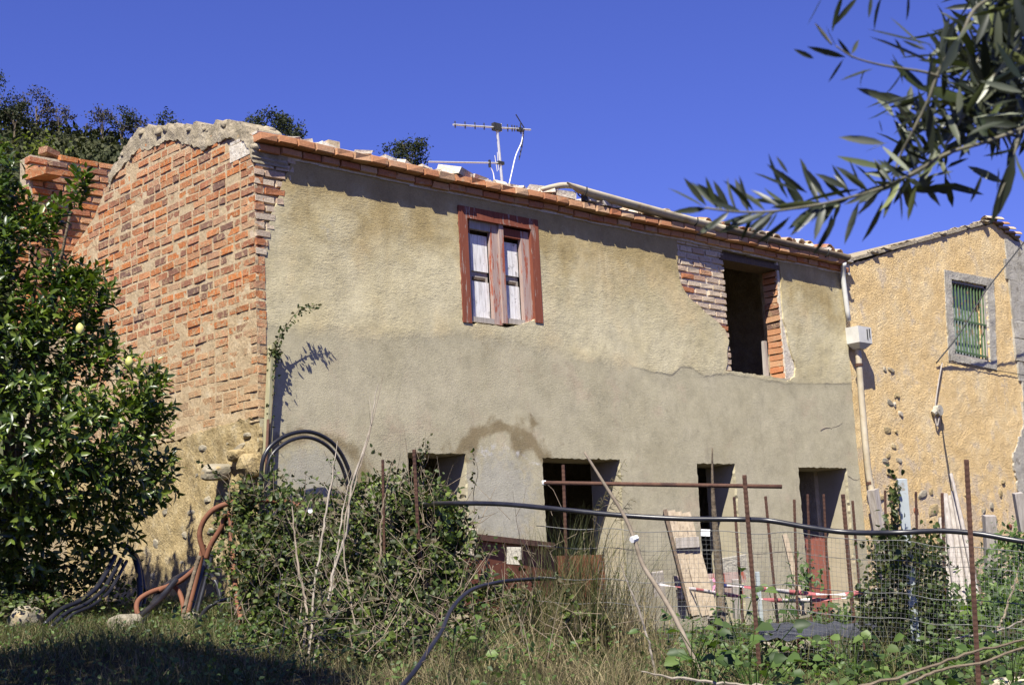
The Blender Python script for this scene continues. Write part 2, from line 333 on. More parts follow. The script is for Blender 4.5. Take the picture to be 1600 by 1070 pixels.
MT['bramble'] = leafmat('bramble_leaf', [(.016, .026, .007), (.030, .050, .011), (.065, .10, .018), (.15, .195, .04), (.022, .036, .010), (.085, .065, .032), (.035, .055, .014)], .5, .35, .28)  # lightest green puts leaf highlights into the colour, leaf by leaf
MT['weed'] = leafmat('weed_leaf', [(.025, .048, .013), (.05, .09, .021), (.085, .14, .032), (.13, .19, .048), (.04, .066, .022)], .5, .35, .30)
MT['ivy'] = leafmat('ivy_leaf', [(.020, .034, .009), (.040, .062, .015), (.085, .11, .026), (.07, .055, .026)], .5, .35, .25)
MT['grass'] = leafmat('green_grass', [(.03, .045, .013), (.06, .078, .022), (.11, .115, .04), (.19, .16, .075)], .55, .3, .3)
MT['straw'] = leafmat('dry_grass', [(.11, .085, .045), (.22, .175, .095), (.33, .27, .155), (.14, .13, .055), (.085, .095, .035)], .7, .2, .2, (1.1, 1.05, .8))
MT['scrub'] = leafmat('hill_scrub_leaf', [(.020, .026, .010), (.032, .040, .015), (.050, .056, .022), (.070, .070, .028)], .7, .2, .15)
MT['far_tree'] = leafmat('far_tree_leaf', [(.022, .030, .014), (.036, .044, .020), (.055, .060, .030)], .7, .2, .2)
MT['far_tree_grey'] = leafmat('bare_tree_leaf', [(.055, .048, .042), (.075, .062, .055), (.05, .055, .034)], .8, .2, .15)
# ------------------------------------------------------------------ sheets with irregular outlines (plaster, mortar)
def inpoly(P, poly):
    x, y = P[:, 0], P[:, 1]; r = np.zeros(len(P), bool); n = len(poly)
    for i in range(n):
        x1, y1 = poly[i]; x2, y2 = poly[(i+1) % n]
        if y1 == y2: continue
        c = ((y1 > y) != (y2 > y)) & (x < (x2-x1)*(y-y1)/(y2-y1)+x1); r ^= c
    return r
def segdist(P, poly):
    d = np.full(len(P), 1e9); n = len(poly)
    for i in range(n):
        a = np.array(poly[i]); b = np.array(poly[(i+1) % n]); ab = b-a; L = ab@ab+1e-12
        t = np.clip(((P-a)@ab)/L, 0, 1); d = np.minimum(d, np.hypot(*(P-(a+t[:, None]*ab)).T))
    return d
def densify(poly, step, jit, fixed=None):
    out = []; n = len(poly)
    for i in range(n):
        a, b = np.array(poly[i], float), np.array(poly[(i+1) % n], float); k = max(1, int(np.linalg.norm(b-a)/step))
        for j in range(k):
            p = a+(b-a)*j/k; t = (b-a)/(np.linalg.norm(b-a)+1e-9)
            out.append(p+np.array([-t[1], t[0]])*jit*rng.normal()*.7 if (jit and j > 0) else p)
    return out
def sheet(name, outer, holes, step, disp, to3, thick, mat, parent, attr=None, jit=.006, smooth=True, bstep=None):
    bs = bstep or step*.7
    loops = [densify(outer, bs, jit)]+[densify(h, bs, jit) for h in holes]
    pts = [p for L in loops for p in L]; edges = []; k = 0
    for L in loops: edges += [(k+i, k+(i+1) % len(L)) for i in range(len(L))]; k += len(L)
    lo = np.min(loops[0], axis=0); hi = np.max(loops[0], axis=0)
    gx, gy = np.meshgrid(np.arange(lo[0], hi[0], step), np.arange(lo[1], hi[1], step)); gx[1::2] += step/2
    G = np.c_[gx.ravel(), gy.ravel()]; G += rng.uniform(-.15, .15, G.shape)*step
    keep = inpoly(G, loops[0])
    for L in loops[1:]: keep &= ~inpoly(G, L)
    G = G[keep]
    for L in loops: G = G[segdist(G, L) > step*.45]
    allp = [Vector((float(p[0]), float(p[1]))) for p in pts]+[Vector((float(p[0]), float(p[1]))) for p in G]
    vo, eo, fo, *_ = delaunay_2d_cdt(allp, edges, [], 0, 1e-6)
    V2 = np.array([(p.x, p.y) for p in vo]); F = np.array([tuple(f) for f in fo])
    cen = V2[F].mean(axis=1); ok = inpoly(cen, loops[0])
    for L in loops[1:]: ok &= ~inpoly(cen, L)
    F = F[ok]
    V3 = np.array([to3(p, disp(p)) for p in V2])
    cnt = {}
    for f in F:
        for a, b in ((f[0], f[1]), (f[1], f[2]), (f[2], f[0])): cnt[(min(a, b), max(a, b))] = cnt.get((min(a, b), max(a, b)), 0)+1
    be = [e for e, c in cnt.items() if c == 1]; bv = sorted({i for e in be for i in e}); nb = len(bv); mp = {v: len(V3)+nb+i for i, v in enumerate(bv)}; fr = {v: len(V3)+i for i, v in enumerate(bv)}
    back = np.array([to3(V2[i], -thick) for i in bv])
    Q = np.array([(fr[a], fr[b], mp[b], mp[a]) for a, b in be])
    base = WL[parent.name]
    me = fast_mesh(name, np.vstack([V3, V3[bv], back])-base, [F, Q])
    if smooth:
        s = np.zeros(len(F)+len(Q), bool); s[:len(F)] = True; me.polygons.foreach_set('use_smooth', s)
    if attr is not None:
        A = me.attributes.new('stain', 'FLOAT_COLOR', 'POINT')
        al = np.array([attr(V2[i]) for i in range(len(V2))]+[attr(V2[i]) for i in bv]*2, np.float32)
        A.data.foreach_set('color', al.ravel())
    return link(name, me, mat, parent)
# ------------------------------------------------------------------ bricks
def brick_mesh(mat, rough=1.0, ch=-.30):
    def q(v): return v+rng.uniform(-1, 1)*.035*rough
    V = []
    for (a, b) in ((-1, -1), (1, -1), (1, 1), (-1, 1)): V.append((a*.5, .5, b*.5))
    for (a, b) in ((-1, -1), (1, -1), (1, 1), (-1, 1)): V.append((q(a*.485), ch+rng.uniform(-.25, .25)*(.5+ch), q(b*.46)))
    for (a, b) in ((-1, -1), (1, -1), (1, 1), (-1, 1)): V.append((q(a*.45), -.5+rng.uniform(-.05, .05)*rough, q(b*.38)))
    F = [(0, 4, 5, 1), (1, 5, 6, 2), (2, 6, 7, 3), (3, 7, 4, 0), (4, 8, 9, 5), (5, 9, 10, 6), (6, 10, 11, 7), (7, 11, 8, 4), (8, 11, 10, 9), (0, 1, 2, 3)]
    me = bpy.data.meshes.new('brick'); me.from_pydata(V, [], F); me.materials.append(mat); me.update(); return me
BR = {k: [brick_mesh(MT[k], (.85 if k == 'brick' else 1.2) if k != 'brick_eave' else .7, -.30 if k != 'brick_eave' else -.465) for _ in range(10)] for k in ('brick', 'brick_white', 'brick_eave')}
def put_brick(kind, parent, loc, size, rz=0.0, tilt=0.0, name='brick'):
    o = link(name, random.choice(BR[kind]), None, parent, loc)
    o.scale = size; o.rotation_euler = (random.uniform(-.03, .03), tilt, rz); return o
def brick_into(mb, kind, loc, size, rz):
    me = random.choice(BR[kind]); c, s = math.cos(rz), math.sin(rz); V = []
    for v in me.vertices:
        x, y, z = v.co.x*size[0], v.co.y*size[1], v.co.z*size[2]; V.append((loc[0]+c*x-s*y, loc[1]+s*x+c*y, loc[2]+z))
    mb.add(V, [tuple(p.vertices) for p in me.polygons])
def stone_mesh(name, mat, sub=2, rough=.25):
    bm = bmesh.new(); bmesh.ops.create_icosphere(bm, subdivisions=sub, radius=.5); s = random.uniform(0, 99)
    for v in bm.verts:
        k = 1+rough*mnoise.noise(v.co*2.2+Vector((s, s, s)))*1.6; v.co *= k
        for i in range(3): v.co[i] = math.copysign(min(abs(v.co[i]), .43), v.co[i])
    me = bpy.data.meshes.new(name); bm.to_mesh(me); bm.free(); me.materials.append(mat); return me

# ------------------------------------------------------------------ ground sheet and hill
k = np.sinh(np.linspace(-1, 1, 161)*5.2)/math.sinh(5.2)*900
ctr = uvw(0, 9)
gx, gy = np.meshgrid(k, k, indexing='ij'); X = gx+ctr[0]; Y = gy+ctr[1]
Z = np.array([ground_z(a, b)+.05*fbm(a, b, 0, 1.3) for a, b in zip(X.ravel(), Y.ravel())])
n = 161; idx = np.arange(n*n).reshape(n, n)
F = np.stack([idx[:-1, :-1], idx[1:, :-1], idx[1:, 1:], idx[:-1, 1:]], -1).reshape(-1, 4)
tag(link('ground', fast_mesh('ground', np.c_[X.ravel(), Y.ravel(), Z], [F], True), MT['soil']), kind='structure')
# wooded hill behind: crest traced as heights at 95 m
CR = [(-700, 60), (-400, 120), (-150, 170), (0, 190), (60, 196), (130, 210), (210, 222), (300, 236), (420, 243), (560, 262), (700, 300), (900, 360), (1100, 430), (1300, 520), (1700, 650), (2300, 800)]
VC = 95.0
crx = np.linspace(-700, 2300, 90); cry = np.interp(crx, [c[0] for c in CR], [c[1] for c in CR])
rows = 26; HV = []
for j in range(rows):
    t = j/(rows-1)*1.35
    for px, py in zip(crx, cry):
        top = fv(px, py, VC); v = 40+(VC-40)*t; q = fv(px, py, v)
        zc = top[2]; z = .8+(zc-.8)*t if t < 1 else zc*(1-.5*(t-1))
        HV.append((q[0], q[1], z+.5*fbm(q[0], q[1], 0, .12)))
HV = np.array(HV); idx = np.arange(rows*90).reshape(rows, 90)
F = np.stack([idx[:-1, :-1], idx[:-1, 1:], idx[1:, 1:], idx[1:, :-1]], -1).reshape(-1, 4)
tag(link('hill', fast_mesh('hill', HV, [F], True), MT['hill']), kind='structure')
HGRID = HV.reshape(rows, 90, 3)
def hill_pt(px, t):
    i = np.clip((px+700)/3000*89, 0, 88.99); j = np.clip(t/1.35*(rows-1), 0, rows-1.01)
    i0, j0 = int(i), int(j); a, b = i-i0, j-j0; G = HGRID
    return (G[j0, i0]*(1-a)+G[j0, i0+1]*a)*(1-b)+(G[j0+1, i0]*(1-a)+G[j0+1, i0+1]*a)*b

# ------------------------------------------------------------------ farmhouse
house = thing('farmhouse', (0, 0, 0), 'derelict two storey farmhouse of red brick and stained beige plaster with brick eaves', 'house')
XR = 10.17
def pxz(pts): return [tuple(fy(a, b)[[0, 2]]) for a, b in pts]
left_edge = pxz([(452, 262), (441, 283), (437, 300), (431, 320), (424, 333), (419, 352), (411, 368), (407, 390), (405.5, 420), (405, 470), (405, 520), (405, 580), (405, 640), (406, 700)])
outer = [(XR-.0, -.55), (XR, 4.80), (left_edge[0][0]+.02, 4.80)]+left_edge+[(.05, 1.2), (.06, -.55)]
D1, D2, D3, D4 = (1.84, 2.65), (3.81, 5.11), (6.545, 7.32), (8.705, 9.855); DH = 1.825
def door(d): return [(d[0], -.4), (d[0]-.01, .9), (d[0], DH), (d[1], DH+.012), (d[1], -.4)]
RW = (2.685, 3.925, 3.30, 4.645)
redhole = [(RW[0], 3.29), (RW[0]-.005, 4.0), (RW[0], RW[3]), (RW[1], RW[3]), (RW[1], 3.52), (3.80, 3.44), (3.60, 3.36), (3.35, 3.30), (3.0, 3.31)]
patchL = pxz([(1142, 580), (1133, 579), (1136, 566), (1135, 548), (1138, 532), (1131, 514), (1122, 505), (1112, 496), (1099, 487), (1091, 477), (1078, 468), (1070, 457), (1063, 444), (1059, 424), (1058, 406)])
topz = 4.78
ow_hole = [patchL[0]]+patchL[1:]+[(patchL[-1][0]+.02, topz-.02), (8.66, topz-.02)]+pxz([(1220, 440), (1221, 470), (1223, 498), (1228, 515), (1231, 535), (1236, 552), (1242, 570), (1241, 588), (1229, 596), (1218, 592), (1205, 588), (1170, 584)])
holes = [door(D1), door(D2), door(D3), door(D4), redhole, ow_hole]
BAND = ([.0, .52, 1.24, 1.93, 2.66, 3.43, 4.46, 5.59, 6.19, 6.39, 6.58, 6.82, 7.36, 8.6, 10.3], [3.0, 3.01, 3.02, 3.10, 3.17, 3.15, 3.03, 2.98, 2.93, 3.07, 3.06, 2.965, 3.03, 2.98, 3.08])
def ell(p, c, r): return math.hypot((p[0]-c[0])/r[0], (p[1]-c[1])/r[1])
def lowmask(p): return float(sstep(.10, -.10, p[1]-np.interp(p[0], *BAND)))
def stain(p):
    x, z = p
    lo = float(sstep(.45, -.45, z-np.interp(x, *BAND))) if x < 5.4 else lowmask(p)
    r = ell(p, (3.25, 1.70), (.66, .46))+.45*fbm(x, 6, z, 2.4); damp = max(0, 1-abs(r-1.0)/.38)*1.3*(1.0 if z > 1.75 else 0)
    r2 = ell(p, (.62, 1.60), (.62, .36)); damp = max(damp, max(0, 1-abs(r2-1)/.4)*.95)
    damp = max(damp, .9*max(0, 1-ell(p, (.45, 1.2), (.55, .3))))
    damp = max(damp, .45*max(0, 1-ell(p, (3.2, 3.05), (1.0, .35))), .35*max(0, 1-ell(p, (1.4, 1.4), (.6, .5))))
    grey = max(0, 1.25-ell(p, (3.15, 1.35), (.75, .75)))*.9 if z < 2.05 else 0
    grey = max(grey, (1.3-r2)*.8 if r2 < 1 else 0, .5*max(0, 1-ell(p, (.9, 4.1), (.35, .6))), .4*max(0, 1-ell(p, (7.6, .9), (.6, .5))))
    salt = max(0, 1-abs(ell(p, (3.22, 1.52), (.64, .44))+.3*fbm(x, 2, z, 3)-.92)/.28)*(1.0 if z > 1.72 else 0)*.75
    pink = 0
    return (lo, damp, grey, salt)
def facade_disp(p):
    x, z = p; l = lowmask(p)
    return .006*(1-l)*float(sstep(5.0, 6.4, x))+.004+(1-.65*l)*(.004*fbm(x, 3.3, z, 2.6)+.003*fbm(x, 7.7, z, 9))+.012*fbm(x, 1, z, .6, 2)
sheet('front_wall', outer, holes, .058, facade_disp, lambda p, d: (p[0], -d, p[1]), .035, MT['plaster'], house, stain, jit=.007)
# masonry behind the plaster
lo_, up_ = MB(), MB()
y0, y1 = .036, .50
xs = [0.035, D1[0], D1[1], D2[0], D2[1], D3[0], D3[1], D4[0], D4[1], XR-.005]
for i in range(0, 10, 2): lo_.box2(xs[i]+(.006 if i else 0), xs[i+1]-(.006 if i < 8 else 0), y0, y1, -.7, DH+.006)
lo_.box2(.035, XR-.005, y0, y1, DH+.0061, 3.0)
for a, b, c, d in ((.035, RW[0]-.004, 3.0001, 4.60), (RW[0]-.0039, RW[1]+.004, 3.0001, 3.28), (RW[1]+.0041, 7.42, 3.0001, 4.60), (7.4201, 8.62, 3.0001, 3.05), (8.8601, XR-.005, 3.0001, 4.60), (.035, 7.42, 4.6001, 4.80), (8.8601, XR-.005, 4.6001, 4.80)): up_.box2(a, b, y0+.004, y1, c, d)
up_.box2(RW[0]-.0039, RW[1]+.004, .2, y1, 3.2801, 4.5999)
up_.box2(8.66, 8.86, .05, .27, 3.0001, 4.60)
lo_.build('wall_base', MT['plaster_low'], house)
up_.build('masonry', MT['mortar'], house)
shell = MB(); shell.box2(XR-.4, XR-.006, .5001, 5.0, -.7, 4.9); shell.box2(.42, XR-.4001, 4.7, 5.0, -.7, 4.99)
V = [(XR-.4, .5, 4.9), (XR-.4, 2.6, 5.5), (XR-.4, 5.0, 4.9)]; shell.add(V+[(XR-.01, p[1], p[2]) for p in V], [(0, 2, 1), (3, 4, 5), (0, 1, 4, 3), (1, 2, 5, 4), (0, 3, 5, 2)])
shell.build('rear_wall', MT['mortar'], house)
iw = MB(); iw.box2(1.3, 1.45, .501, 4.69, 2.7001, 5.3); iw.build('light_block_wall', MT['mortar'], house)  # inner wall added to block light and keep the upper room dark
fl = MB(); fl.box2(.42, XR-.41, .501, 4.69, 2.5, 2.7); fl.build('upper_floor', MT['dark_wood'], house)
# side wall -----------------------------------------------------------
def topz_side(y): return float(np.interp(y, [0, .12, .4, .9, 1.5, 2.1, 2.36, 2.42, 2.62, 2.85, 3.1, 3.4, 3.9, 4.3, 5], [4.93, 5.12, 5.23, 5.34, 5.50, 5.64, 5.70, 5.62, 5.55, 5.42, 5.28, 5.0, 4.75, 4.4, 4.3]))
core = MB()
ys = np.linspace(.04, 5.0, 26)
for a, b in zip(ys[:-1], ys[1:]): core.box2(.034, .41, a, b, -.7, min(topz_side(a), topz_side(b))-.09)
core.build('wall_core', MT['mortar'], house)
ZB = 2.10
ytop = np.linspace(.0, 5.0, 60)
side_out = [(.0, ZB-.02)]+[(5.0, ZB-.04)]+[(y, topz_side(y)-.10) for y in ytop[::-1]]
sidew = sheet('side_wall', side_out, [], .06, lambda p: .000+.007*fbm(9, p[0], p[1], 3.0)+.006*fbm(2, p[0], p[1], 11), lambda p, d: (-d, p[0], p[1]), .033, MT['brick_mortar'], house, jit=.006)
bricks = []
zc, row = ZB+.05, 0
while zc < 5.75:
    wob = rng.uniform(-.01, .01); y = -.012 if row % 2 else -.012-.0
    first = True
    while y < 4.9:
        L = rng.choice([.255, .265, .125, .26]) if not first else (.26 if row % 2 else .125)
        first = False
        z = zc+wob+.012*math.sin(y*2+row); yc = y+L/2
        if z < topz_side(yc)-.13 and rng.uniform() > .03:
            proud = rng.normal(.0055, .003) if z > 3.1 else rng.normal(.003, .004)
            if rng.uniform() < .03: proud = -.012
            bricks.append((yc, z, L-.010, .083+rng.uniform(-.006, .005), proud))
        y += L+rng.uniform(.002, .008)
    zc += .0905+rng.uniform(-.003, .003); row += 1
def score(b): # how large it shows: near the corner and clear of the lemon tree
    yc, z = b[0], b[1]; return yc-(0 if z > 3.4 else -.2)
bricks.sort(key=lambda b: score(b)); rest = MB()
for i, (yc, z, L, h, pr_) in enumerate(bricks):
    loc = (-pr_+.055, yc, z); size = (L, .11, h)
    if i < 250: put_brick('brick', sidew, loc, size, -math.pi/2+rng.normal(0, .008), rng.normal(0, .010))
    else: brick_into(rest, 'brick', loc, size, -math.pi/2+rng.normal(0, .012))
o = rest.build('brickwork', MT['brick'], sidew); tag(o, kind='stuff')
# ragged mortar cap along the wall top
cap_out = [(y, topz_side(y)-.22+.05*math.sin(y*5)+.05*fbm(y, 0, 0, 5)) for y in np.linspace(-.02, 3.0, 40)]+[(y, topz_side(y)+.02*math.sin(y*31)+.015*math.sin(y*13)) for y in np.linspace(3.0, -.02, 60)]
sheet('mortar_cap', cap_out, [], .035, lambda p: .020+.022*fbm(5, p[0], p[1], 6)+.012*fbm(1, p[0], p[1], 17), lambda p, d: (-d, p[0], p[1]), .40, MT['cap'], house, jit=.012)
capb = MB()
for y in np.linspace(.0, 2.85, 110):
    me_ = stone_mesh('lump', MT['cap'], 2, .35); sx = rng.uniform(.03, .085); c_ = np.array([rng.uniform(.0, .35), y, topz_side(y)-.05+rng.uniform(-.03, .03)]); capb.add([c_+np.array(v.co)*np.array([2.2, 2.0, 1.5])*sx for v in me_.vertices], [tuple(p.vertices) for p in me_.polygons]); bpy.data.meshes.remove(me_)
tag(capb.build('cap_rubble', MT['cap'], house, True), kind='stuff')
# rubble foot of the side wall
foot = sheet('rubble_base', [(.0, -.6), (5.0, -.4), (5.0, ZB-.02), (2.6, ZB-.03), (1.6, ZB-.05), (.9, ZB+.0), (.0, ZB+.03)], [], .05, lambda p: .012+.035*fbm(4, p[0], p[1], 3.2)+.02*fbm(8, p[0], p[1], 9), lambda p, d: (-d, p[0], p[1]), .03, MT['rubble'], house, jit=.015)
core2 = MB(); core2.box2(.031, .034, .03, 5, -.6, 2.0)
for px, py, a, b in ((318, 700, 14, 8), (325, 780, 9, 7), (300, 800, 12, 6), (290, 835, 8, 8), (245, 850, 14, 10), (260, 800, 10, 8), (262, 870, 9, 6), (352, 690, 12, 6), (310, 740, 8, 7), (350, 800, 10, 8), (375, 700, 14, 7), (330, 830, 11, 8), (240, 900, 12, 9), (285, 880, 9, 7), (385, 680, 9, 5)):
    p = fx(px, py, 0.0); o = link('stone', stone_mesh('stone', MT['stone'], 2, .3), None, foot, (.02, p[1], p[2])); s = 2250/14.5; o.scale = (.10, a*1.9/s*1.35, b*1.9/s); o.rotation_euler = (rng.uniform(-.3, .3), 0, 0)
for (px, py, w, h, d, mt, z) in ((350, 738, .26, .17, .40, 'stone', 0), (392, 728, .26, .24, .26, 'rubble', .0), (372, 712, .24, .12, .2, 'rubble', 0)):
    p = fx(px+10*d, py, 0.0); o = link('stone', stone_mesh('stone', MT[mt], 3, .2), None, foot, (-d*.22, p[1]-.02, p[2])); o.scale = (d, w, h*1.1)
# corner bricks left bare on the front face
corner = MB(); corner.box2(.0, .46, .02, .0355, 3.9, 4.8); corner = corner.build('corner_masonry', MT['mortar'], house)
def edge_x(z): 
    zs = [p[1] for p in left_edge][::-1]; xs_ = [p[0] for p in left_edge][::-1]; return float(np.interp(z, zs, xs_))
z = 3.78; row = 0
while z < 4.78:
    x = -.005; xm = edge_x(z)+.06; L0 = .13 if row % 2 else .26
    while x < xm:
        L = min(L0, xm-x+.02); put_brick('brick_white', corner, (x+L/2, .045+rng.uniform(-.006, .01), z), (L-.012, .11, .075), rng.normal(0, .02), rng.normal(0, .03)); x += L; L0 = .26
    z += .0905; row += 1
# bare brick beside the upper opening
jamb = MB(); jamb.box2(6.15, 7.40, .03, .0395, 3.04, 4.78); jamb = jamb.build('opening_masonry', MT['white_mortar'], house)
xl = sorted([(p[1], p[0]) for p in patchL]); z = 3.11; row = 0
while z < 4.76:
    xa = float(np.interp(z, [q[0] for q in xl], [q[1] for q in xl]))-.05; x = 7.435; L0 = .13 if row % 2 else .26
    while x > xa:
        L = L0 if x-L0 > xa-.1 else max(.08, x-xa); put_brick('brick_white' if rng.uniform() > .1 else 'brick', jamb, (x-L/2+rng.uniform(-.01, .01), .065+rng.uniform(-.008, .008), z), (L-.012, .11, .076), rng.normal(0, .02), rng.normal(0, .012)); x -= L; L0 = .26
    z += .0905; row += 1
z = 3.10; row = 0
while z < 4.62:
    L = .10+.09*sstep(4.0, 3.2, z)+(.03 if row % 2 else 0)
    put_brick('brick_eave' if rng.uniform() < .75 else 'brick', jamb, (8.605+L/2+rng.uniform(-.012, .010), .145, z), (L, .23, .080), rng.normal(0, .02), rng.normal(0, .03)); z += .0905; row += 1
jm = MB(); jm.box2(8.62, 8.87, .012, .049, 3.02, 4.78); jm.build('opening_mortar', MT['white_mortar'], house)
wl = MB(); wl.box2(7.36, 8.85, .0, .33, 4.60, 4.665); wl.box((8.1, .20, 4.70), (1.4, .3, .07)); wl.build('lintel', MT['dark_wood'], house)
wp = MB(); wp.beam((8.56, .30, 3.03), (8.575, .30, 3.62), .05, .06, jit=.006); wp.build('jamb_post', MT['grey_wood'], house)
ws = MB(); ws.box2(7.40, 8.75, .005, .45, 3.0, 3.052); ws.build('sill', MT['plaster_low'], house)
# eaves: two courses of brick under a mortar bed ------------------------
def ez(x): return 4.925-.0062*x+.006*math.sin(x*2.1)+.004*math.sin(x*5)
ev = MB()
for a in np.arange(-.01, 10.1, .4): ev.box((a+.2, .16, ez(a+.2)+.052), (.404, .50, .03), None, .006)
for a in np.arange(-.01, 10.1, .4): ev.box((a+.2, .20, ez(a+.2)-.06), (.404, .44, .17), None, .003)
eave = ev.build('eave', MT['white_mortar'], house)
x = -.015
while x < 10.12:
    L = rng.choice([.21, .225, .235, .245])
    put_brick('brick_eave', eave, (x+L/2, -.008-rng.uniform(0, .010), ez(x)+rng.uniform(-.004, .004)), (L-.007, .30, .084), rng.normal(0, .008), rng.normal(0, .008))
    x += L
x = .03
while x < 10.12:
    L = rng.choice([.24, .25, .26])
    put_brick('brick_eave', eave, (x+L/2, .055+rng.uniform(0, .012), ez(x)-.085+rng.uniform(-.003, .003)), (L-.008, .26, .076), rng.normal(0, .012), rng.normal(0, .01))
    x += L
# roof: slab, tiles, mortar lumps ---------------------------------------
SL = .235
rf = MB()
def rz(y): return 4.99+SL*y if y < 2.6 else 4.99+SL*2.6-.25*(y-2.6)
for a, b in ((-.08, 2.35), (2.35, 2.6), (2.6, 5.2)):
    for e, f in (((.42, 10.14) if b < 2.5 else (1.3, 10.14)),):
        V = [(e, a, rz(a)), (f, a, rz(a)), (f, b, rz(b)), (e, b, rz(b))]
        rf.add(V+[(p[0], p[1], p[2]-.07) for p in V], [(0, 1, 2, 3), (7, 6, 5, 4), (0, 4, 5, 1), (2, 6, 7, 3), (1, 5, 6, 2), (0, 3, 7, 4)])
roof = rf.build('roof', MT['tile'], house)
def tile_mesh():
    V, F = [], []; n = 8
    for t in np.linspace(0, 1, 4):
        for rr in (.085-.022*t, .070-.022*t):
            for i in range(n+1):
                a = math.pi*i/n; V.append((-math.cos(a)*rr*(1+.05*rng.normal()*.4), t*.42, math.sin(a)*rr*.85+.01*rng.normal()*.3))
    m_ = n+1
    for j in range(3):
        for i in range(n):
            o0 = j*2*m_; o1 = (j+1)*2*m_
            F += [(o0+i, o0+i+1, o1+i+1, o1+i), (o0+m_+i+1, o0+m_+i, o1+m_+i, o1+m_+i+1)]
    for i in range(n): F.append((i+1, i, m_+i, m_+i+1))
    me = bpy.data.meshes.new('roof_tile'); me.from_pydata(V, [], F); me.materials.append(MT['tile']); me.update(); return me
TM = [tile_mesh() for _ in range(5)]
for r_ in range(3):
    x = 5.3+r_*.1 if r_ else 6.2
    while x < 10.12:
        y = -.10+r_*.33+rng.uniform(-.05, .05)
        if rng.uniform() > .10:
            o = link('roof_tile', random.choice(TM), None, roof, (x, y, rz(y)+.03+r_*.02+rng.uniform(-.012, .03))); o.rotation_euler = (math.atan(SL)+rng.normal(0, .05), rng.normal(0, .1), rng.normal(0, .09)); o.scale = (1.05, 1, 1.1)
        x += .195+rng.uniform(-.02, .02)
lump = MB()
for i in range(95):
    x = rng.uniform(.1, 5.2); y = rng.uniform(-.06, .25); s = rng.uniform(.03, .09)
    lump.box((x, y, rz(y)-.0+s*.12), (s*2.4, s*1.5, s*.55), Euler((rng.uniform(-.2, .2), rng.uniform(-.2, .2), rng.uniform(-.6, .6))).to_matrix(), s*.18)
for i in range(60):
    x = rng.uniform(5.2, 10.1); y = rng.uniform(-.13, .2); s = rng.uniform(.02, .06)
    lump.box((x, y, rz(y)+s*.4), (s*2.2, s*1.6, s*1.0), Euler((rng.uniform(-.5, .5), rng.uniform(-.5, .5), rng.uniform(-1, 1))).to_matrix(), s*.3)
for x, y, s in ((2.72, .0, .20), (3.0, .0, .12), (4.0, .0, .16), (4.35, -.05, .14), (6.1, .1, .12), (6.6, .0, .15), (9.6, -.05, .13), (4.75, -.10, .08), (5.0, -.11, .10), (5.2, -.10, .08)):
    lump.box((x, y, rz(y)+.02), (s*2.2, s*1.3, s*.5), Euler((rng.uniform(-.2, .2), rng.uniform(-.15, .15), rng.uniform(-.4, .4))).to_matrix(), s*.16)
tag(lump.build('mortar_lumps', MT['white_mortar'], roof), kind='stuff')
# gutter lying on the eaves
g0, g1 = np.array([4.33, -.145, 5.10]), np.array([10.16, -.145, 4.945])
n = 10; R_ = .074
def gutter_part(st_, mat, rs, nm):
  gm_ = MB(); V = []; F = []
  for s_ in st_:
      t = s_ if s_ > .15 else s_*.5; P = g0+(g1-g0)*t; P = P+np.array([0, 0, -.035*math.sin(math.pi*t)]); r_ = R_*min(1, .12+(s_/.12)**.7) if s_ < .12 else R_
      r_ *= rs
      lift = R_-r_
      for rr in (r_, r_-.006):
          for i in range(n+1):
              a = math.pi*1.12*i/n-.06*math.pi; V.append((P[0], P[1]-math.cos(a)*rr, P[2]-math.sin(a)*rr+lift*.7))
  m_ = n+1
  for j in range(len(st_)-1):
      for i in range(n):
          o0 = j*2*m_; o1 = o0+2*m_; F += [(o0+i, o0+i+1, o1+i+1, o1+i), (o0+m_+i+1, o0+m_+i, o1+m_+i, o1+m_+i+1)]
      F += [(o0, o1, o1+m_, o0+m_), (o0+n, o0+m_+n, o1+m_+n, o1+n)]
  F += [(i, i+1, m_+i+1, m_+i) for i in range(n)]+[(o1+i+1, o1+i, o1+m_+i, o1+m_+i+1) for i in range(n)]
  return gm_.add(V, F).build(nm, MT[mat], house, True)
gutter = gutter_part([0, .02, .06, .12]+list(np.linspace(.2, .50, 9)), 'cream_pvc', 1.0, 'gutter')
gutter_part(list(np.linspace(.485, 1, 10)), 'shaded_gutter', .9, 'lower_gutter')  # right run, its shade put into the colour
for t in (.045, .40, .66, .9):
    h_ = MB(); P = g0+(g1-g0)*t+np.array([0, 0, -.035*math.sin(math.pi*t)])
    h_.tube([P+np.array([0, -math.cos(a)*(R_+.008), -math.sin(a)*(R_+.008)]) for a in np.linspace(-.25, math.pi, 12)]+[P+np.array([0, .12, .0])], .009, 5)
    h_.build('gutter_bracket', MT['dark_plastic'], gutter)
h_ = MB(); h_.box(g0+np.array([.32, .02, -.10]), (.07, .06, .08)); h_.build('gutter_prop', MT['dark_plastic'], gutter)
og = MB(); og.tube(catmull([(3.95, -.09, 5.01), (4.12, -.10, 5.06), (4.38, -.11, 5.12), (4.78, -.12, 5.115)], 5), [.022, .024, .027, .03, .032, .034, .036, .037, .038, .038, .038, .036, .034, .03, .026, .02], 8); og.build('gutter_offcut', MT['cream_pvc'], house, True)
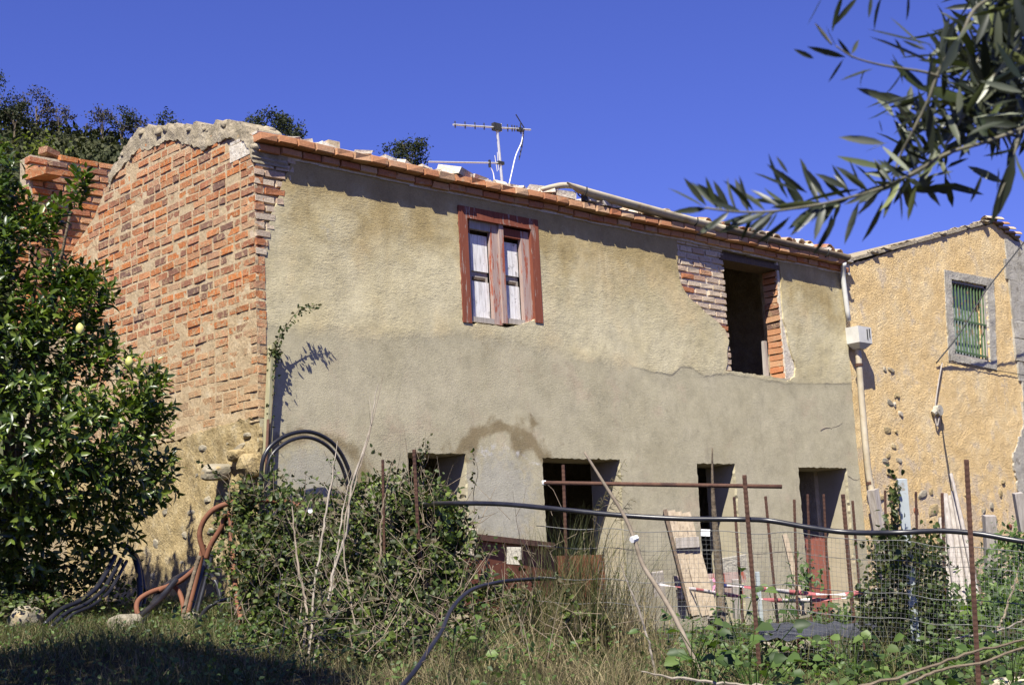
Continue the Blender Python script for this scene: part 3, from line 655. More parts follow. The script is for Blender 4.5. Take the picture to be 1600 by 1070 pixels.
# downpipe with hopper at the right corner
dp = MB(); dp.tube(catmull([(10.04, -.16, 4.84), (10.10, -.09, 4.7), (10.12, -.07, 4.55), (10.16, -.07, 4.0)], 4), .038, 8); dp.build('upper_downpipe', MT['grey_pvc'], house, True)
hp = MB(); A = [(-.17, -.13), (.17, -.13), (.17, .10), (-.17, .10)]
hx, hz = 10.31, 3.78; V = [(hx+a, -.10+b, hz+.12) for a, b in A]+[(hx+a*.97, -.10+b, hz-.12) for a, b in A]+[(hx+a*.4, -.10+b*.5, hz-.2) for a, b in A]
hp.add(V, [(0, 1, 2, 3), (0, 4, 5, 1), (1, 5, 6, 2), (2, 6, 7, 3), (3, 7, 4, 0), (4, 8, 9, 5), (5, 9, 10, 6), (6, 10, 11, 7), (7, 11, 8, 4), (8, 11, 10, 9)])
hopper = hp.build('hopper', MT['grey_pvc'], house)
sl = MB(); sl.box((hx+.05, -.234, hz+.01), (.016, .012, .15)); sl.box((hx+.11, -.234, hz+.03), (.016, .012, .13)); sl.build('slot', MT['dark_plastic'], hopper)
pp = MB(); pp.tube(catmull([(10.30, -.09, 3.62), (10.29, -.08, 2.8), (10.27, -.09, 1.9), (10.29, -.10, 1.55), (10.26, -.13, 1.45)], 5), .047, 10); pp.build('downpipe', MT['cream_pvc'], house, True)
for z in (3.35, 1.62): 
    c_ = MB(); c_.tube([(10.295-(.005 if z > 3 else .01), -.085, z-.02), (10.295-(.005 if z > 3 else .01), -.085, z+.02)], .056, 10); c_.build('pipe_clip', MT['rust'], house)
ob = MB(); ob.beam((10.24, -.16, 1.52), (10.42, -.16, .1), .13, .10, jit=.015); ob.beam((10.33, -.2, 1.2), (10.40, -.2, .0), .09, .06, jit=.01); ob.build('corner_post', MT['grey_wood'], house)
# red window ------------------------------------------------------------
def wx(px, py): q = fy(px, py, -.01); return q[0]
win = MB(); a, b, c, d = RW
win.box2(a+.0, a+.125, -.025, .16, 3.30, d); win.box2(b-.125, b, -.025, .16, 3.40, d); win.box2(a+.1251, b-.1251, -.025, .16, d-.12, d)
window = win.build('shuttered_window', MT['red_paint'], house)
ia, ib = a+.125, b-.125; mid = (ia+ib)/2+.02
bk = MB(); bk.box2(a+.001, b-.001, .17, .19, 3.29, d-.001); bk.build('backing', MT['dark_wood'], window)
def casement(x0, x1, zb, ztop, redtop):
    w = .085
    st = MB(); st.box2(x0, x0+w*.75, .02, .075, zb, ztop-.16); st.build('stile', MT['grey_wood'], window)
    st = MB(); st.box2(x0, x0+w*.75, .02, .075, ztop-.1599, ztop); st.build('stile', MT['red_paint'], window)
    st = MB(); st.box2(x1-w*1.5, x1, .02, .075, zb, ztop); st.build('stile', MT['red_worn'], window)
    rl = MB(); rl.box2(x0+w*.75, x1-w*1.5, .021, .074, ztop-.10, ztop); rl.build('rail', MT['red_paint'] if redtop else MT['grey_wood'], window)
    rl = MB(); rl.box2(x0+w*.75, x1-w*1.5, .021, .074, zb, zb+.06); rl.build('rail', MT['grey_wood'], window)
    p0, p1 = x0+w*.75, x1-w*1.5; zm = zb+(ztop-zb)*.44
    pb = MB(); pb.box2(p0+.015, p1-.005, .085, .105, zb+.06, zm-.03); pb.build('shutter_board', MT['white_board'], window)
    pb = MB(); pb.box2(p0+.015, p1-.005, .085, .105, zm+.09, ztop-.145); pb.build('shutter_board', MT['white_board'], window)
    pb = MB(); pb.box2(p0+.0, p1, .107, .12, zm-.03, zm+.09); pb.build('shutter_slat', MT['grey_wood'], window)
    pb = MB(); pb.box2(p0+.02, p1-.06, .078, .10, zm-.012, zm+.018); pb.build('shutter_slat', MT['dark_wood'], window)
casement(ia+.001, mid-.003, 3.33, d-.135, False)
casement(mid+.003, ib-.001, 3.36, d-.16, True)
mb_ = MB(); mb_.box2(mid-.02, mid+.05, -.005, .018, 3.35, d-.13); mb_.build('cover_strip', MT['red_worn'], window)
hd = MB(); hd.box2(ia, ib, -.03, .0195, d-.135, d-.121); hd.build('drip_rail', MT['red_paint'], window)
# doors behind the plants
def door_leaf(x0, x1, zt, mt, y, nm='door'):
    f = MB(); f.box2(x0+.02, x1-.02, y, y+.04, -.5, zt); D = f.build(nm, MT[mt], house)
    for xx in np.linspace(x0+.05, x1-.05, 4)[:-1]:
        q = MB(); q.box2(xx+.01, xx+(x1-x0-.1)/3-.01, y-.012, y-.0005, -.5, zt-.06); q.build('plank', MT[mt], D)
    return D
door_leaf(D2[0], D2[1], .72, 'rust_sheet', .34); door_leaf(D4[0], D4[1], .90, 'red_door', .42)
dd = door_leaf(D1[0], D1[1], .6, 'dark_wood', .40)

# ------------------------------------------------------------------ ruined wall behind the lemon tree
RY = 4.05
def ry(px, py): return fy(px, py, RY)
p0, p1 = ry(46, 232), ry(178, 262)
rw = thing('ruined_wall', (p0[0], RY, .3), 'broken orange brick wall stub behind the lemon tree, one brick jutting out', 'wall')
zt = p0[2]; RX0, RX1 = p0[0], 1.15
rc = MB(); rc.box2(RX0+.02, RX1, RY+.02, RY+.3, 0, zt-.07); rc.build('mortar_core', MT['mortar'], rw)
z = zt-.05; row = 0
while z > zt-2.2:
    x = RX0-.02+(rng.uniform(0, .06) if row > 3 else 0); first = True
    while x < RX1-.03:
        L = (.25 if row % 2 else .14) if first else .26; first = False; L = min(L, RX1-x+.04)
        if not (row == 0 and x < RX0+.2): put_brick('brick', rw, (x+L/2, RY+.05+rng.normal(0, .006), z+rng.uniform(-.006, .006)), (L-.012, .12, .078), rng.normal(0, .02), rng.normal(0, .01))
        x += L
    z -= .0925; row += 1
put_brick('brick', rw, (RX0+.13, RY-.12, zt-.33), (.26, .34, .10), .25, -.06)
put_brick('brick', rw, (RX0+.30, RY+.1, zt+.02), (.22, .14, .09), .3, .15)
z = zt-.5
while z > zt-2.2: put_brick('brick', rw, (RX0-.015, RY+.17, z), (.26, .10, .078), -math.pi/2+rng.normal(0, .03), 0); z -= .0925

# ------------------------------------------------------------------ ochre house
yh = thing('ochre_house', (12, .06, 0), 'ochre rendered house gable with one small barred window beside the farmhouse', 'house')
YH = .06
def oz(px, py): return tuple(fy(px, py, YH)[[0, 2]])
ap = oz(1551, 349); el = (10.20, 4.83)
y_out = [(10.20, -.7), el, (11.2, 4.83+(ap[1]-4.83)*.205), (13.0, 4.83+(ap[1]-4.83)*.61), ap, (19.6, 4.75), (19.6, -.7)]
wh = [oz(1484, 436), oz(1540, 447), oz(1546, 567), oz(1491, 555)]
ochre = sheet('gable_wall', y_out, [wh], .058, lambda p: .012+.010*fbm(p[0], 2, p[1], 1.4)+.006*fbm(p[0], 5, p[1], 6)+.012*fbm(p[0], 8, p[1], 15), lambda p, d: (p[0], YH-d, p[1]), .30, MT['ochre'], yh, jit=.010)
wc = np.mean(wh, axis=0); sur = [tuple(wc+(np.array(q)-wc)*np.array(k)) for q, k in zip([wh[0], wh[1], wh[2], wh[3]], [(1.38, 1.20), (1.40, 1.22), (1.36, 1.16), (1.36, 1.16)])]
sheet('window_surround', sur, [wh], .04, lambda p: .030+.012*fbm(p[0], 3, p[1], 5), lambda p, d: (p[0], YH-d, p[1]), .02, MT['cement'], yh, jit=.006)
wf = MB()
def q3(p, y): return np.array([p[0], y, p[1]])
cor = [q3(p, YH+.06) for p in wh]
for i in range(4): wf.beam(cor[i], cor[(i+1) % 4], .09 if i % 2 else .09, .10, up=(0, 1, 0))
wfo = wf.build('barred_window', MT['grey_wood'], yh)
cu_ = MB(); cu_.add([q3(p, YH+.16) for p in wh], [(0, 3, 2, 1)]); cu_.build('pane', MT['curtain'], wfo)
for i in range(11):
    t = (i+.8)/11.6; tp = np.array(wh[0])*(1-t)+np.array(wh[1])*t; bt = np.array(wh[3])*(1-t)+np.array(wh[2])*t
    b_ = MB(); b_.tube([q3(tp-[0, .05], YH+.02), q3(bt+[0, .05], YH+.02)], .014, 6); b_.build('bar', MT['green_bar'], wfo)
b_ = MB()
for t in (.52, .93):
    l_ = np.array(wh[0])*(1-t)+np.array(wh[3])*t; r_ = np.array(wh[1])*(1-t)+np.array(wh[2])*t; b_.beam(q3(l_+[.04, 0], YH+.0), q3(r_-[.04, 0], YH+.0), .03, .012, up=(0, 1, 0))
b_.build('crossbar', MT['green_bar'], wfo)
for (px, py, a, b, mt) in ((1392, 742, 22, 9, 'rubble'), (1440, 772, 22, 13, 'stone'), (1430, 797, 9, 11, 'rust_sheet'), (1457, 797, 26, 20, 'rubble'), (1453, 768, 8, 12, 'rubble'), (1535, 798, 12, 13, 'stone'), (1548, 790, 10, 14, 'stone'), (1553, 812, 10, 14, 'dark_wood'), (1576, 822, 13, 11, 'rust_sheet'), (1562, 770, 8, 18, 'rubble'), (1566, 753, 9, 11, 'rubble'), (1530, 830, 14, 10, 'stone'), (1510, 775, 14, 9, 'rubble'), (1590, 800, 12, 14, 'stone'), (1425, 850, 16, 12, 'stone'), (1475, 850, 18, 12, 'rubble'), (1382, 720, 14, 9, 'stone')):
    p = fy(px, py, YH); s = 2250/22.; o = link('stone', stone_mesh('stone', MT[mt], 2, .3), None, yh, (p[0], YH-.012, p[2])); o.scale = (a/s*1.45, .055, b/s); o.rotation_euler = (0, rng.uniform(-.3, .3), 0)
for i in range(26):
    p = fy(rng.uniform(1364, 1410), rng.uniform(560, 860), YH); o = link('stone', stone_mesh('stone', MT[random.choice(['stone', 'rubble', 'pale_cement', 'rubble'])], 2, .35), None, yh, (p[0], YH-.004, p[2])); o.scale = (rng.uniform(.08, .22), .06, rng.uniform(.06, .13)); o.rotation_euler = (0, rng.uniform(-.4, .4), 0)
z = 2.0
bx = oz(1592, 560)[0]
while z < 5.62:
    h_ = .36+rng.uniform(-.04, .06); qb = MB(); xl_ = bx-.12+rng.uniform(-.10, .10); qb.box((xl_+.5, YH-.004, z+h_/2), (1.0, .08, h_-.02), None, .012); qb.build('block', MT['cement'], yh); z += h_-.012
cp_ = sheet('cement_patch', [oz(1580, 715), oz(1602, 650), oz(1640, 700), oz(1640, 800), oz(1592, 790)], [], .06, lambda p: .038+.01*fbm(p[0], 1, p[1], 4), lambda p, d: (p[0], YH-d, p[1]), .02, MT['cement'], yh, jit=.03)
yr = MB(); edge = [np.array([10.16, YH, 4.86]), np.array([ap[0], YH, ap[1]+.02]), np.array([19.7, YH, 4.78])]
for a, b in ((edge[0], edge[1]), (edge[1], edge[2])):
    V = [a+[0, -.04, 0], b+[0, -.04, 0], b+[0, 9, 0], a+[0, 9, 0]]
    yr.add(V+[p+np.array([0, 0, .05]) for p in V], [(3, 2, 1, 0), (4, 5, 6, 7), (0, 1, 5, 4), (2, 3, 7, 6), (1, 2, 6, 5), (3, 0, 4, 7)])
yro = yr.build('roof', MT['cap'], yh)
for i in range(48):
    t = rng.uniform(0, 1); a, b = (edge[0], edge[1]) if i < 38 else (edge[1], edge[2]); p = a+(b-a)*(t if i < 38 else t*.3)
    o = link('mortar_lump', stone_mesh('mortar_lump', MT['cap'], 1, .4), None, yro, p+[0, rng.uniform(-.04, .1), .04]); o.scale = rng.uniform(.06, .22, 3)*[1.6, 1, .38]
for i in range(4):
    p = edge[1]+(edge[2]-edge[1])*(.03+i*.042); o = link('roof_tile', random.choice(TM), None, yro, p+[0, -.06, .05]); o.rotation_euler = (.0, .28, 1.4); o.scale = (1.2, 1, 1.2)
ys_ = MB(); ys_.box2(10.25, 10.5, .37, 9, -.7, 4.7); ys_.box2(10.5, 19.5, 8.7, 9, -.7, 4.7); ys_.box2(19.2, 19.5, .37, 8.69, -.7, 4.7); ys_.build('other_walls', MT['ochre'], yh)
jb = MB(); p = fy(1467, 641, YH-.09); jb.tube([p+[0, .06, 0], p+[0, -.03, 0]], .085, 12); jb.tube([p+[-.10, .05, -.05], p+[-.02, .0, .02]], .05, 8); jbo = jb.build('junction_box', MT['cement'], yh)

# hairline cracks in the facade render
for pts in ([(1282, 672), (1292, 668), (1299, 669), (1306, 666), (1317, 661)], [(1325, 744), (1336, 749), (1346, 748)]):
    P = catmull([fy(a_, b_, -.009) for a_, b_ in pts], 5); P += rng.normal(0, .006, P.shape)*[1, 0, 1]; q = MB(); q.tube(P, np.linspace(.0035, .0015, len(P)), 4); q.build('crack', MT['dark_wood'], house)
# ------------------------------------------------------------------ small things
def tubething(name, P, r, mat, label, cat, group=None, n=7, sm=6, smooth=True):
    P = catmull(P, sm) if sm else np.array(P, float)
    rr = r if np.isscalar(r) else np.interp(np.linspace(0, 1, len(P)), np.linspace(0, 1, len(r)), r)
    mb = MB(); mb.tube(P, rr, n); o = mb.build(name, MT[mat], None, smooth, P[0]); return tag(o, label, cat, group)
# TV antenna on the roof
AY = 1.6
def an(px, py): return fy(px, py, AY)
am = thing('tv_antenna', an(786, 300), 'television antenna on a thin mast above the roof', 'antenna')
q = MB(); q.tube([an(787, 312), an(776, 194)], .018, 8); q.build('mast', MT['alu'], am)
q = MB(); q.tube([an(708, 195), an(829, 203)], .013, 6); boom = q.build('boom', MT['alu'], am)
bdir = an(829, 203)-an(708, 195); bdir /= np.linalg.norm(bdir)
for px, ln in ((711, .10), (726, .10), (741, .10), (755, .10), (770, .12), (782, .12), (792, .11), (799, .10), (803, .09), (807, .09), (813, .16)):
    t = (px-708)/121; p = an(708, 195)*(1-t)+an(829, 203)*t
    q = MB(); q.tube([p+np.array([.10, .14, .055])*ln*4.2, p-np.array([.10, .14, .055])*ln*4.2], .0055, 5); q.tube([p+[0, 0, ln*.50], p-[0, 0, ln*.42]], .009, 5); q.build('element', MT['dark_plastic'] if px != 782 else MT['alu'], am)
q = MB(); q.box(an(776, 199), (.13, .06, .10)); q.build('clamp', MT['dark_plastic'], am)
q = MB(); q.box(an(813, 203), (.07, .05, .05)); q.build('dipole_box', MT['dark_plastic'], am)
q = MB(); q.tube([an(806, 179), an(819, 200)], .008, 5); q.tube([an(819, 200), an(816, 228), an(811, 250)], .007, 5)
for t in np.linspace(0, 1, 6): p = an(819, 204)*(1-t)+an(812, 244)*t; q.tube([p+np.array([.05, .06, .01]), p-np.array([.05, .06, .01])], .006, 4)
q.build('reflector', MT['dark_plastic'], am)
q = MB(); q.tube([an(670, 253), an(786, 255)], .011, 6); q.build('lower_boom', MT['alu'], am)
q = MB(); q.box(an(782, 255), (.10, .05, .04)); q.build('clamp', MT['dark_plastic'], am)
q = MB(); q.box(an(765, 256), (.02, .03, .10)); q.build('cable_tie', MT['dark_plastic'], am)
q = MB(); q.tube(catmull([an(817, 205), an(815, 222), an(806, 243), an(800, 268), an(795, 290)], 5), .008, 5); q.tube(catmull([an(767, 262), an(771, 272), an(773, 290)], 5), .007, 5); q.build('aerial_cable', MT['white_plastic'], am)
q = MB(); q.tube([an(773, 243), an(777, 268)], .006, 4); q.tube([an(777, 238), an(779, 266)], .005, 4); q.build('wire_tie', MT['grey_pvc'], am)
# wires on the ochre house
tubething('cable', [fy(1640, 318, YH-.9), fy(1601, 377, YH-.8), fy(1540, 455, YH-.5), fy(1500, 520, YH-.25), fy(1463, 567, YH-.04)], .012, 'dark_plastic', 'thick dark cable slung across the ochre gable past its window', 'cable')
tubething('cable', [fy(1470, 640, YH-.06), fy(1474, 680, YH-.06), fy(1482, 730, YH-.08), fy(1488, 770, YH-.06), fy(1500, 810, YH-.3)], .008, 'dark_plastic', 'thin cable dropping from the junction box on the ochre wall', 'cable')
tubething('cable', [fy(1472, 567, YH-.05), fy(1466, 600, YH-.05), fy(1461, 640, YH-.05), fy(1464, 666, YH-.06), fy(1468, 650, YH-.09)], .012, 'grey_wood', 'frayed grey cable looping down into the junction box', 'cable')
tubething('cable', [fy(1480, 566, YH-.04), fy(1530, 574, YH-.04), fy(1600, 586, YH-.04), fy(1660, 596, YH-.04)], .006, 'dark_plastic', 'thin wire running level below the barred window', 'cable')
# post and vine at the left corner of the facade
p = fy(426, 540, -.055); b_ = fy(413, 800, -.055)
q = MB(); q.beam(p, b_, .065, .06, up=(0, 1, 0), jit=.004); o = q.build('wooden_post', MT['green_wood'], None, False, b_); tag(o, 'slim weathered wooden post standing against the left end of the plaster facade', 'post')
tubething('iron_bar', [fy(419, 655, -.11), fy(411, 830, -.11)], .014, 'rust', 'rusty bar standing beside the slim wooden post at the farmhouse corner', 'bar', sm=0)

# hoses and pipes -----------------------------------------------------------
def hose(pts, r, mat, label, name='hose', group=None, cat='hose', n=10, corr=False):
    P = catmull([fv(*p) for p in pts], 10)
    if corr:
        L = np.r_[0, np.cumsum(np.linalg.norm(np.diff(P, axis=0), axis=1))]; k = max(12, int(L[-1]/.011)); tt = np.linspace(0, L[-1], k)
        P = np.c_[np.interp(tt, L, P[:, 0]), np.interp(tt, L, P[:, 1]), np.interp(tt, L, P[:, 2])]; rr = r*(1+.05*(np.arange(k) % 2)); n = 8
        mb = MB(); mb.tube(P, rr, n)
    else: mb = MB(); mb.tube(P, r, n)
    return tag(mb.build(name, MT[mat], None, True, P[0]), label, cat, group)
va = 13.3
def av(pts, d=0): return [(a, b, 13.68+(a-409)/140*.72+d) for a, b in pts]
hose(av([(409, 840), (408, 760), (413, 712), (440, 684), (478, 674), (512, 686), (535, 712), (549, 752), (548, 800), (540, 850)]), .021, 'black_hose', 'black pipe arching against the facade by the slim post, outer one of the pair')
hose(av([(416, 842), (415, 765), (421, 718), (446, 692), (478, 683), (508, 694), (529, 718), (542, 755), (545, 800), (535, 850)], -.05), .018, 'black_hose', 'black pipe arching against the facade by the slim post, inner one of the pair')
hose([(300, 985, 10.6), (340, 940, 11.0), (480, 905, 10.6), (600, 800, 10.7), (660, 788, 10.2), (705, 786, 9.6), (780, 787, 9.2), (850, 793, 8.9), (960, 804, 8.7), (1060, 810, 8.6), (1150, 811, 8.5), (1200, 813, 8.5), (1260, 823, 8.4), (1320, 831, 8.3), (1400, 832, 8.3), (1470, 829, 8.2), (1530, 834, 8.1), (1600, 846, 8.0), (1700, 858, 7.8)], .0158, 'black_hose', 'long black water pipe strung level across the garden in front of the doorways', 'water_pipe', None, 'pipe')
hose([(625, 1075, 6.7), (650, 1045, 6.9), (672, 1012, 7.2), (690, 985, 7.5), (706, 950, 7.9), (735, 922, 8.3), (775, 910, 8.7), (820, 905, 9.0), (880, 903, 9.3)], .0125, 'black_hose', 'black pipe curving down through the dry grass bank to the bottom edge')
hose([(215, 985, 10.9), (250, 925, 11.4), (275, 903, 11.7), (305, 890, 11.9), (330, 900, 12.0), (343, 925, 11.9), (346, 965, 11.7), (350, 1000, 11.5)], .021, 'black_hose', 'black hose looping low over the grass below the bare rubble wall')
hose([(170, 1000, 10.3), (215, 965, 10.7), (250, 935, 11.1), (275, 905, 11.3)], .024, 'black_hose', 'thin black hose snaking past the round pale boulder')
hose([(190, 850, 12.5), (205, 860, 12.4), (215, 885, 12.3), (219, 925, 12.2), (214, 960, 12.1), (208, 985, 12.0)], .026, 'black_hose', 'dusty black hose hooping down just right of the lemon tree foot')
hose([(203, 855, 12.6), (216, 875, 12.5), (226, 925, 12.4), (222, 960, 12.3)], .017, 'black_hose', 'slim black hose beside the dusty hoop at the lemon tree')
for i, (dx, dy) in enumerate(((0, 0), (9, 5), (18, 8))):
    hose([(180+dx, 868+dy, 12.0), (165+dx, 895+dy, 11.8), (150+dx, 918+dy, 11.6), (125+dx, 938+dy, 11.4), (95+dx, 952+dy, 11.2), (70+dx, 975+dy, 11.0)], .020-.003*i, 'black_hose', ['black hose in the trailing bundle under the lemon tree, uppermost one', 'black hose in the trailing bundle under the lemon tree, middle one', 'black hose in the trailing bundle under the lemon tree, lowest and thinnest'][i], group='hoses trailing under the lemon tree')
hose([(320, 868, 11.3), (312, 835, 11.3), (322, 808, 11.3), (345, 790, 11.3), (385, 782, 11.3), (430, 782, 11.2), (470, 790, 11.1)], .021, 'orange_conduit', 'orange corrugated conduit arching into the brambles beneath the jutting stones', 'conduit', cat='conduit', corr=True)
hose([(322, 872, 11.25), (330, 850, 11.25), (345, 825, 11.25), (352, 806, 11.25), (360, 806, 11.2), (362, 850, 11.1), (366, 900, 10.9), (375, 960, 10.6), (390, 1010, 10.3), (405, 1050, 10.1), (412, 1080, 10.0)], .021, 'orange_conduit', 'orange corrugated conduit dropping straight down the bank to the bottom edge', 'conduit', cat='conduit', corr=True)
hose([(318, 862, 11.35), (312, 880, 11.4), (285, 905, 11.4), (262, 916, 11.4), (235, 925, 11.3), (216, 938, 11.2), (214, 955, 11.1), (222, 966, 11.0)], .020, 'orange_conduit', 'orange corrugated conduit bending left low over the grass', 'conduit', cat='conduit', corr=True)
hose([(250, 922, 11.35), (268, 914, 11.3), (280, 925, 11.3), (286, 945, 11.2), (288, 975, 11.1)], .019, 'orange_conduit', 'short orange conduit end hooking down beside the black loop', 'conduit', cat='conduit', corr=True)
for i, (dx, r, mt, lab) in enumerate(((0, .022, 'orange_conduit', 'faded orange pipe in the upright bundle below the conduit arch'), (8, .022, 'black_hose', 'black pipe at the middle of the upright bundle below the conduit arch'), (15, .018, 'black_hose', 'thin black pipe on the right side of the upright bundle'), (-6, .016, 'bark', 'brown stick at the left side of the upright pipe bundle'))):
    hose([(318+dx, 850+i*6, 11.35-.05*i), (308+dx, 900, 11.3-.05*i), (295+dx, 950, 11.2-.05*i), (284+dx, 1000, 11.0)], r, mt, lab, 'pipe' if 'pipe' in lab else 'stick', cat='pipe' if 'pipe' in lab else 'stick')
# rusty tube laid level, stakes, sticks ---------------------------------------
q = MB(); q.tube([fv(849, 754, 8.9), fv(1222, 760, 8.55)], .0125, 8); o = q.build('iron_tube', MT['rust'], None, True, fv(849, 754, 8.9)); tag(o, 'rusty iron tube tied level above the black pipe, its left end white', 'tube')
q = MB(); q.tube([fv(847, 754, 8.902), fv(853, 754, 8.9)], .0145, 8); q.build('tube_end', MT['white_plastic'], o)
def stake(px0, py0, px1, py1, v, r, label, mat='rust', ribs=True):
    a, b = fv(px0, py0, v), fv(px1, py1, v); g = ground_z(b[0], b[1])-.15
    if b[2] > g: d = (b-a)/np.linalg.norm(b-a); b = a+d*((g-a[2])/d[2])
    L = np.linalg.norm(b-a); n = max(2, int(L/.014)) if ribs else 2
    P = [a+(b-a)*t for t in np.linspace(0, 1, n)]; rr = [r*(1.07 if i % 2 else .96) for i in range(n)] if ribs else r
    mb = MB(); mb.tube(P, rr, 6); return tag(mb.build('rebar_stake', MT[mat], None, False, b), label, 'stake', 'rusty rebar stakes along the garden fence')
SK = [(647, 702, 652, 800, 9.8, .013, 'rusty ribbed stake standing before the leftmost doorway'),
 (880, 726, 886, 900, 9.3, .011, 'rusty ribbed stake standing before the widest doorway'),
 (1163, 742, 1184, 1010, 8.4, .0135, 'tall rusty ribbed stake crossing the end of the level iron tube'),
 (1147, 776, 1160, 960, 9.6, .010, 'thin rusty stake just left of the tall one by the iron tube'),
 (1196, 775, 1216, 980, 9.6, .010, 'rusty stake just right of the tall one by the iron tube'),
 (1241, 780, 1246, 960, 9.8, .010, 'rusty stake against the left jamb of the rightmost doorway'),
 (1262, 772, 1268, 960, 9.9, .009, 'thin rusty stake inside the dark part of the rightmost doorway'),
 (1287, 772, 1296, 960, 9.9, .009, 'rusty stake before the middle of the rightmost doorway'),
 (1317, 772, 1333, 960, 9.6, .015, 'thick rusty stake against the right jamb of the rightmost doorway'),
 (1332, 782, 1346, 955, 9.8, .010, 'rusty stake between the rightmost doorway and the downpipe'),
 (1383, 766, 1386, 960, 10.3, .010, 'rusty stake in the ivy left of the pale blue post'),
 (1393, 775, 1396, 960, 10.6, .008, 'thin short stake in the ivy touching the pale blue post'),
 (1431, 768, 1436, 960, 10.2, .010, 'rusty stake just right of the pale blue post'),
 (1472, 770, 1478, 960, 10.0, .012, 'rusty stake leaning on the bundle of old sticks'),
 (1510, 718, 1529, 1066, 7.1, .0135, 'tallest ribbed rebar stake, nearest the camera beyond the water pipe'),
 (598, 718, 600, 830, 9.9, .010, 'thin dark stake rising from the brambles left of the leftmost doorway')]
for s_ in SK: stake(*s_)
# pale post
def post(px0, py0, px1, py1, v, w, mat, label, name='fence_post', d=None):
    a, b = fv(px0, py0, v), fv(px1, py1, v); q = MB(); q.beam(a, b, w, d or w*.8, up=(sy, cy, 0), jit=.004); return tag(q.build(name, MT[mat], None, False, b), label, 'post')
post(1409, 748, 1430, 1000, 8.9, .052, 'post_paint', 'pale blue grey fence post wrapped in ivy')
post(1546, 805, 1552, 960, 11.5, .09, 'grey_wood', 'grey weathered wooden post before the ochre wall near the right edge')
post(1590, 770, 1600, 830, 11.0, .07, 'grey_wood', 'short grey wooden post cut by the right edge')
post(1464, 865, 1462, 930, 11.5, .07, 'pale_cement', 'short pale post behind the mesh beside the stick bundle')
post(1027, 893, 1031, 930, 10.8, .085, 'grey_wood', 'stubby grey wooden post with tape tied round it')
# stick bundle leaning on the ochre wall
for i, (a0, b0, a1, b1, r, lab) in enumerate(((1477, 772, 1500, 960, .030, 'leftmost and thickest stick of the grey bundle'), (1484, 775, 1508, 960, .026, 'second stick of the grey bundle, pale and straight'), (1489, 768, 1522, 950, .024, 'third stick of the grey bundle, split at its top'), (1486, 740, 1530, 945, .018, 'longest thin stick of the grey bundle'), (1497, 800, 1535, 950, .028, 'short dark stick at the right of the grey bundle'), (1470, 810, 1490, 960, .028, 'low stick at the foot of the grey bundle'))):
    tubething('stick', [fv(a0, b0, 10.9), fv((a0+a1)/2+rng.uniform(-3, 3), (b0+b1)/2, 10.6), fv(a1, b1, 10.2)], [r*.7, r, r*1.05], 'dark_wood' if i == 4 else 'grey_wood', lab, 'stick', 'sticks leaning in a bundle by the ochre wall')
# long diagonal stick and dead stalks
tubething('stick', [fv(913, 706, 8.2), fv(945, 757, 8.15), (fv(975, 805, 8.1)), fv(992, 845, 8.05), fv(1005, 883, 8.0), fv(1035, 930, 7.9), fv(1060, 975, 7.8), fv(1085, 1030, 7.7), fv(1105, 1075, 7.6)], [.007, .010, .011, .0125, .0135, .0145, .015], 'stick', 'long bare bleached stick leaning diagonally across the mesh fence', 'stick')
q = MB(); pc = fv(991, 843, 8.05); q.tube([pc+[-.02, 0, 0], pc+[.02, 0, .01]], .019, 6); tag(q.build('string_knot', MT['white_plastic'], None, False, pc), 'white string knot tied round the long diagonal stick', 'string')
tubething('stick', [fv(1113, 700, 9.2), fv(1113, 740, 9.2), fv(1115, 790, 9.2), fv(1120, 850, 9.2), fv(1124, 900, 9.2), fv(1128, 985, 9.1)], [.004, .008, .016, .026, .028, .03], 'bark', 'dead sapling trunk standing before the narrow third doorway', 'stick')
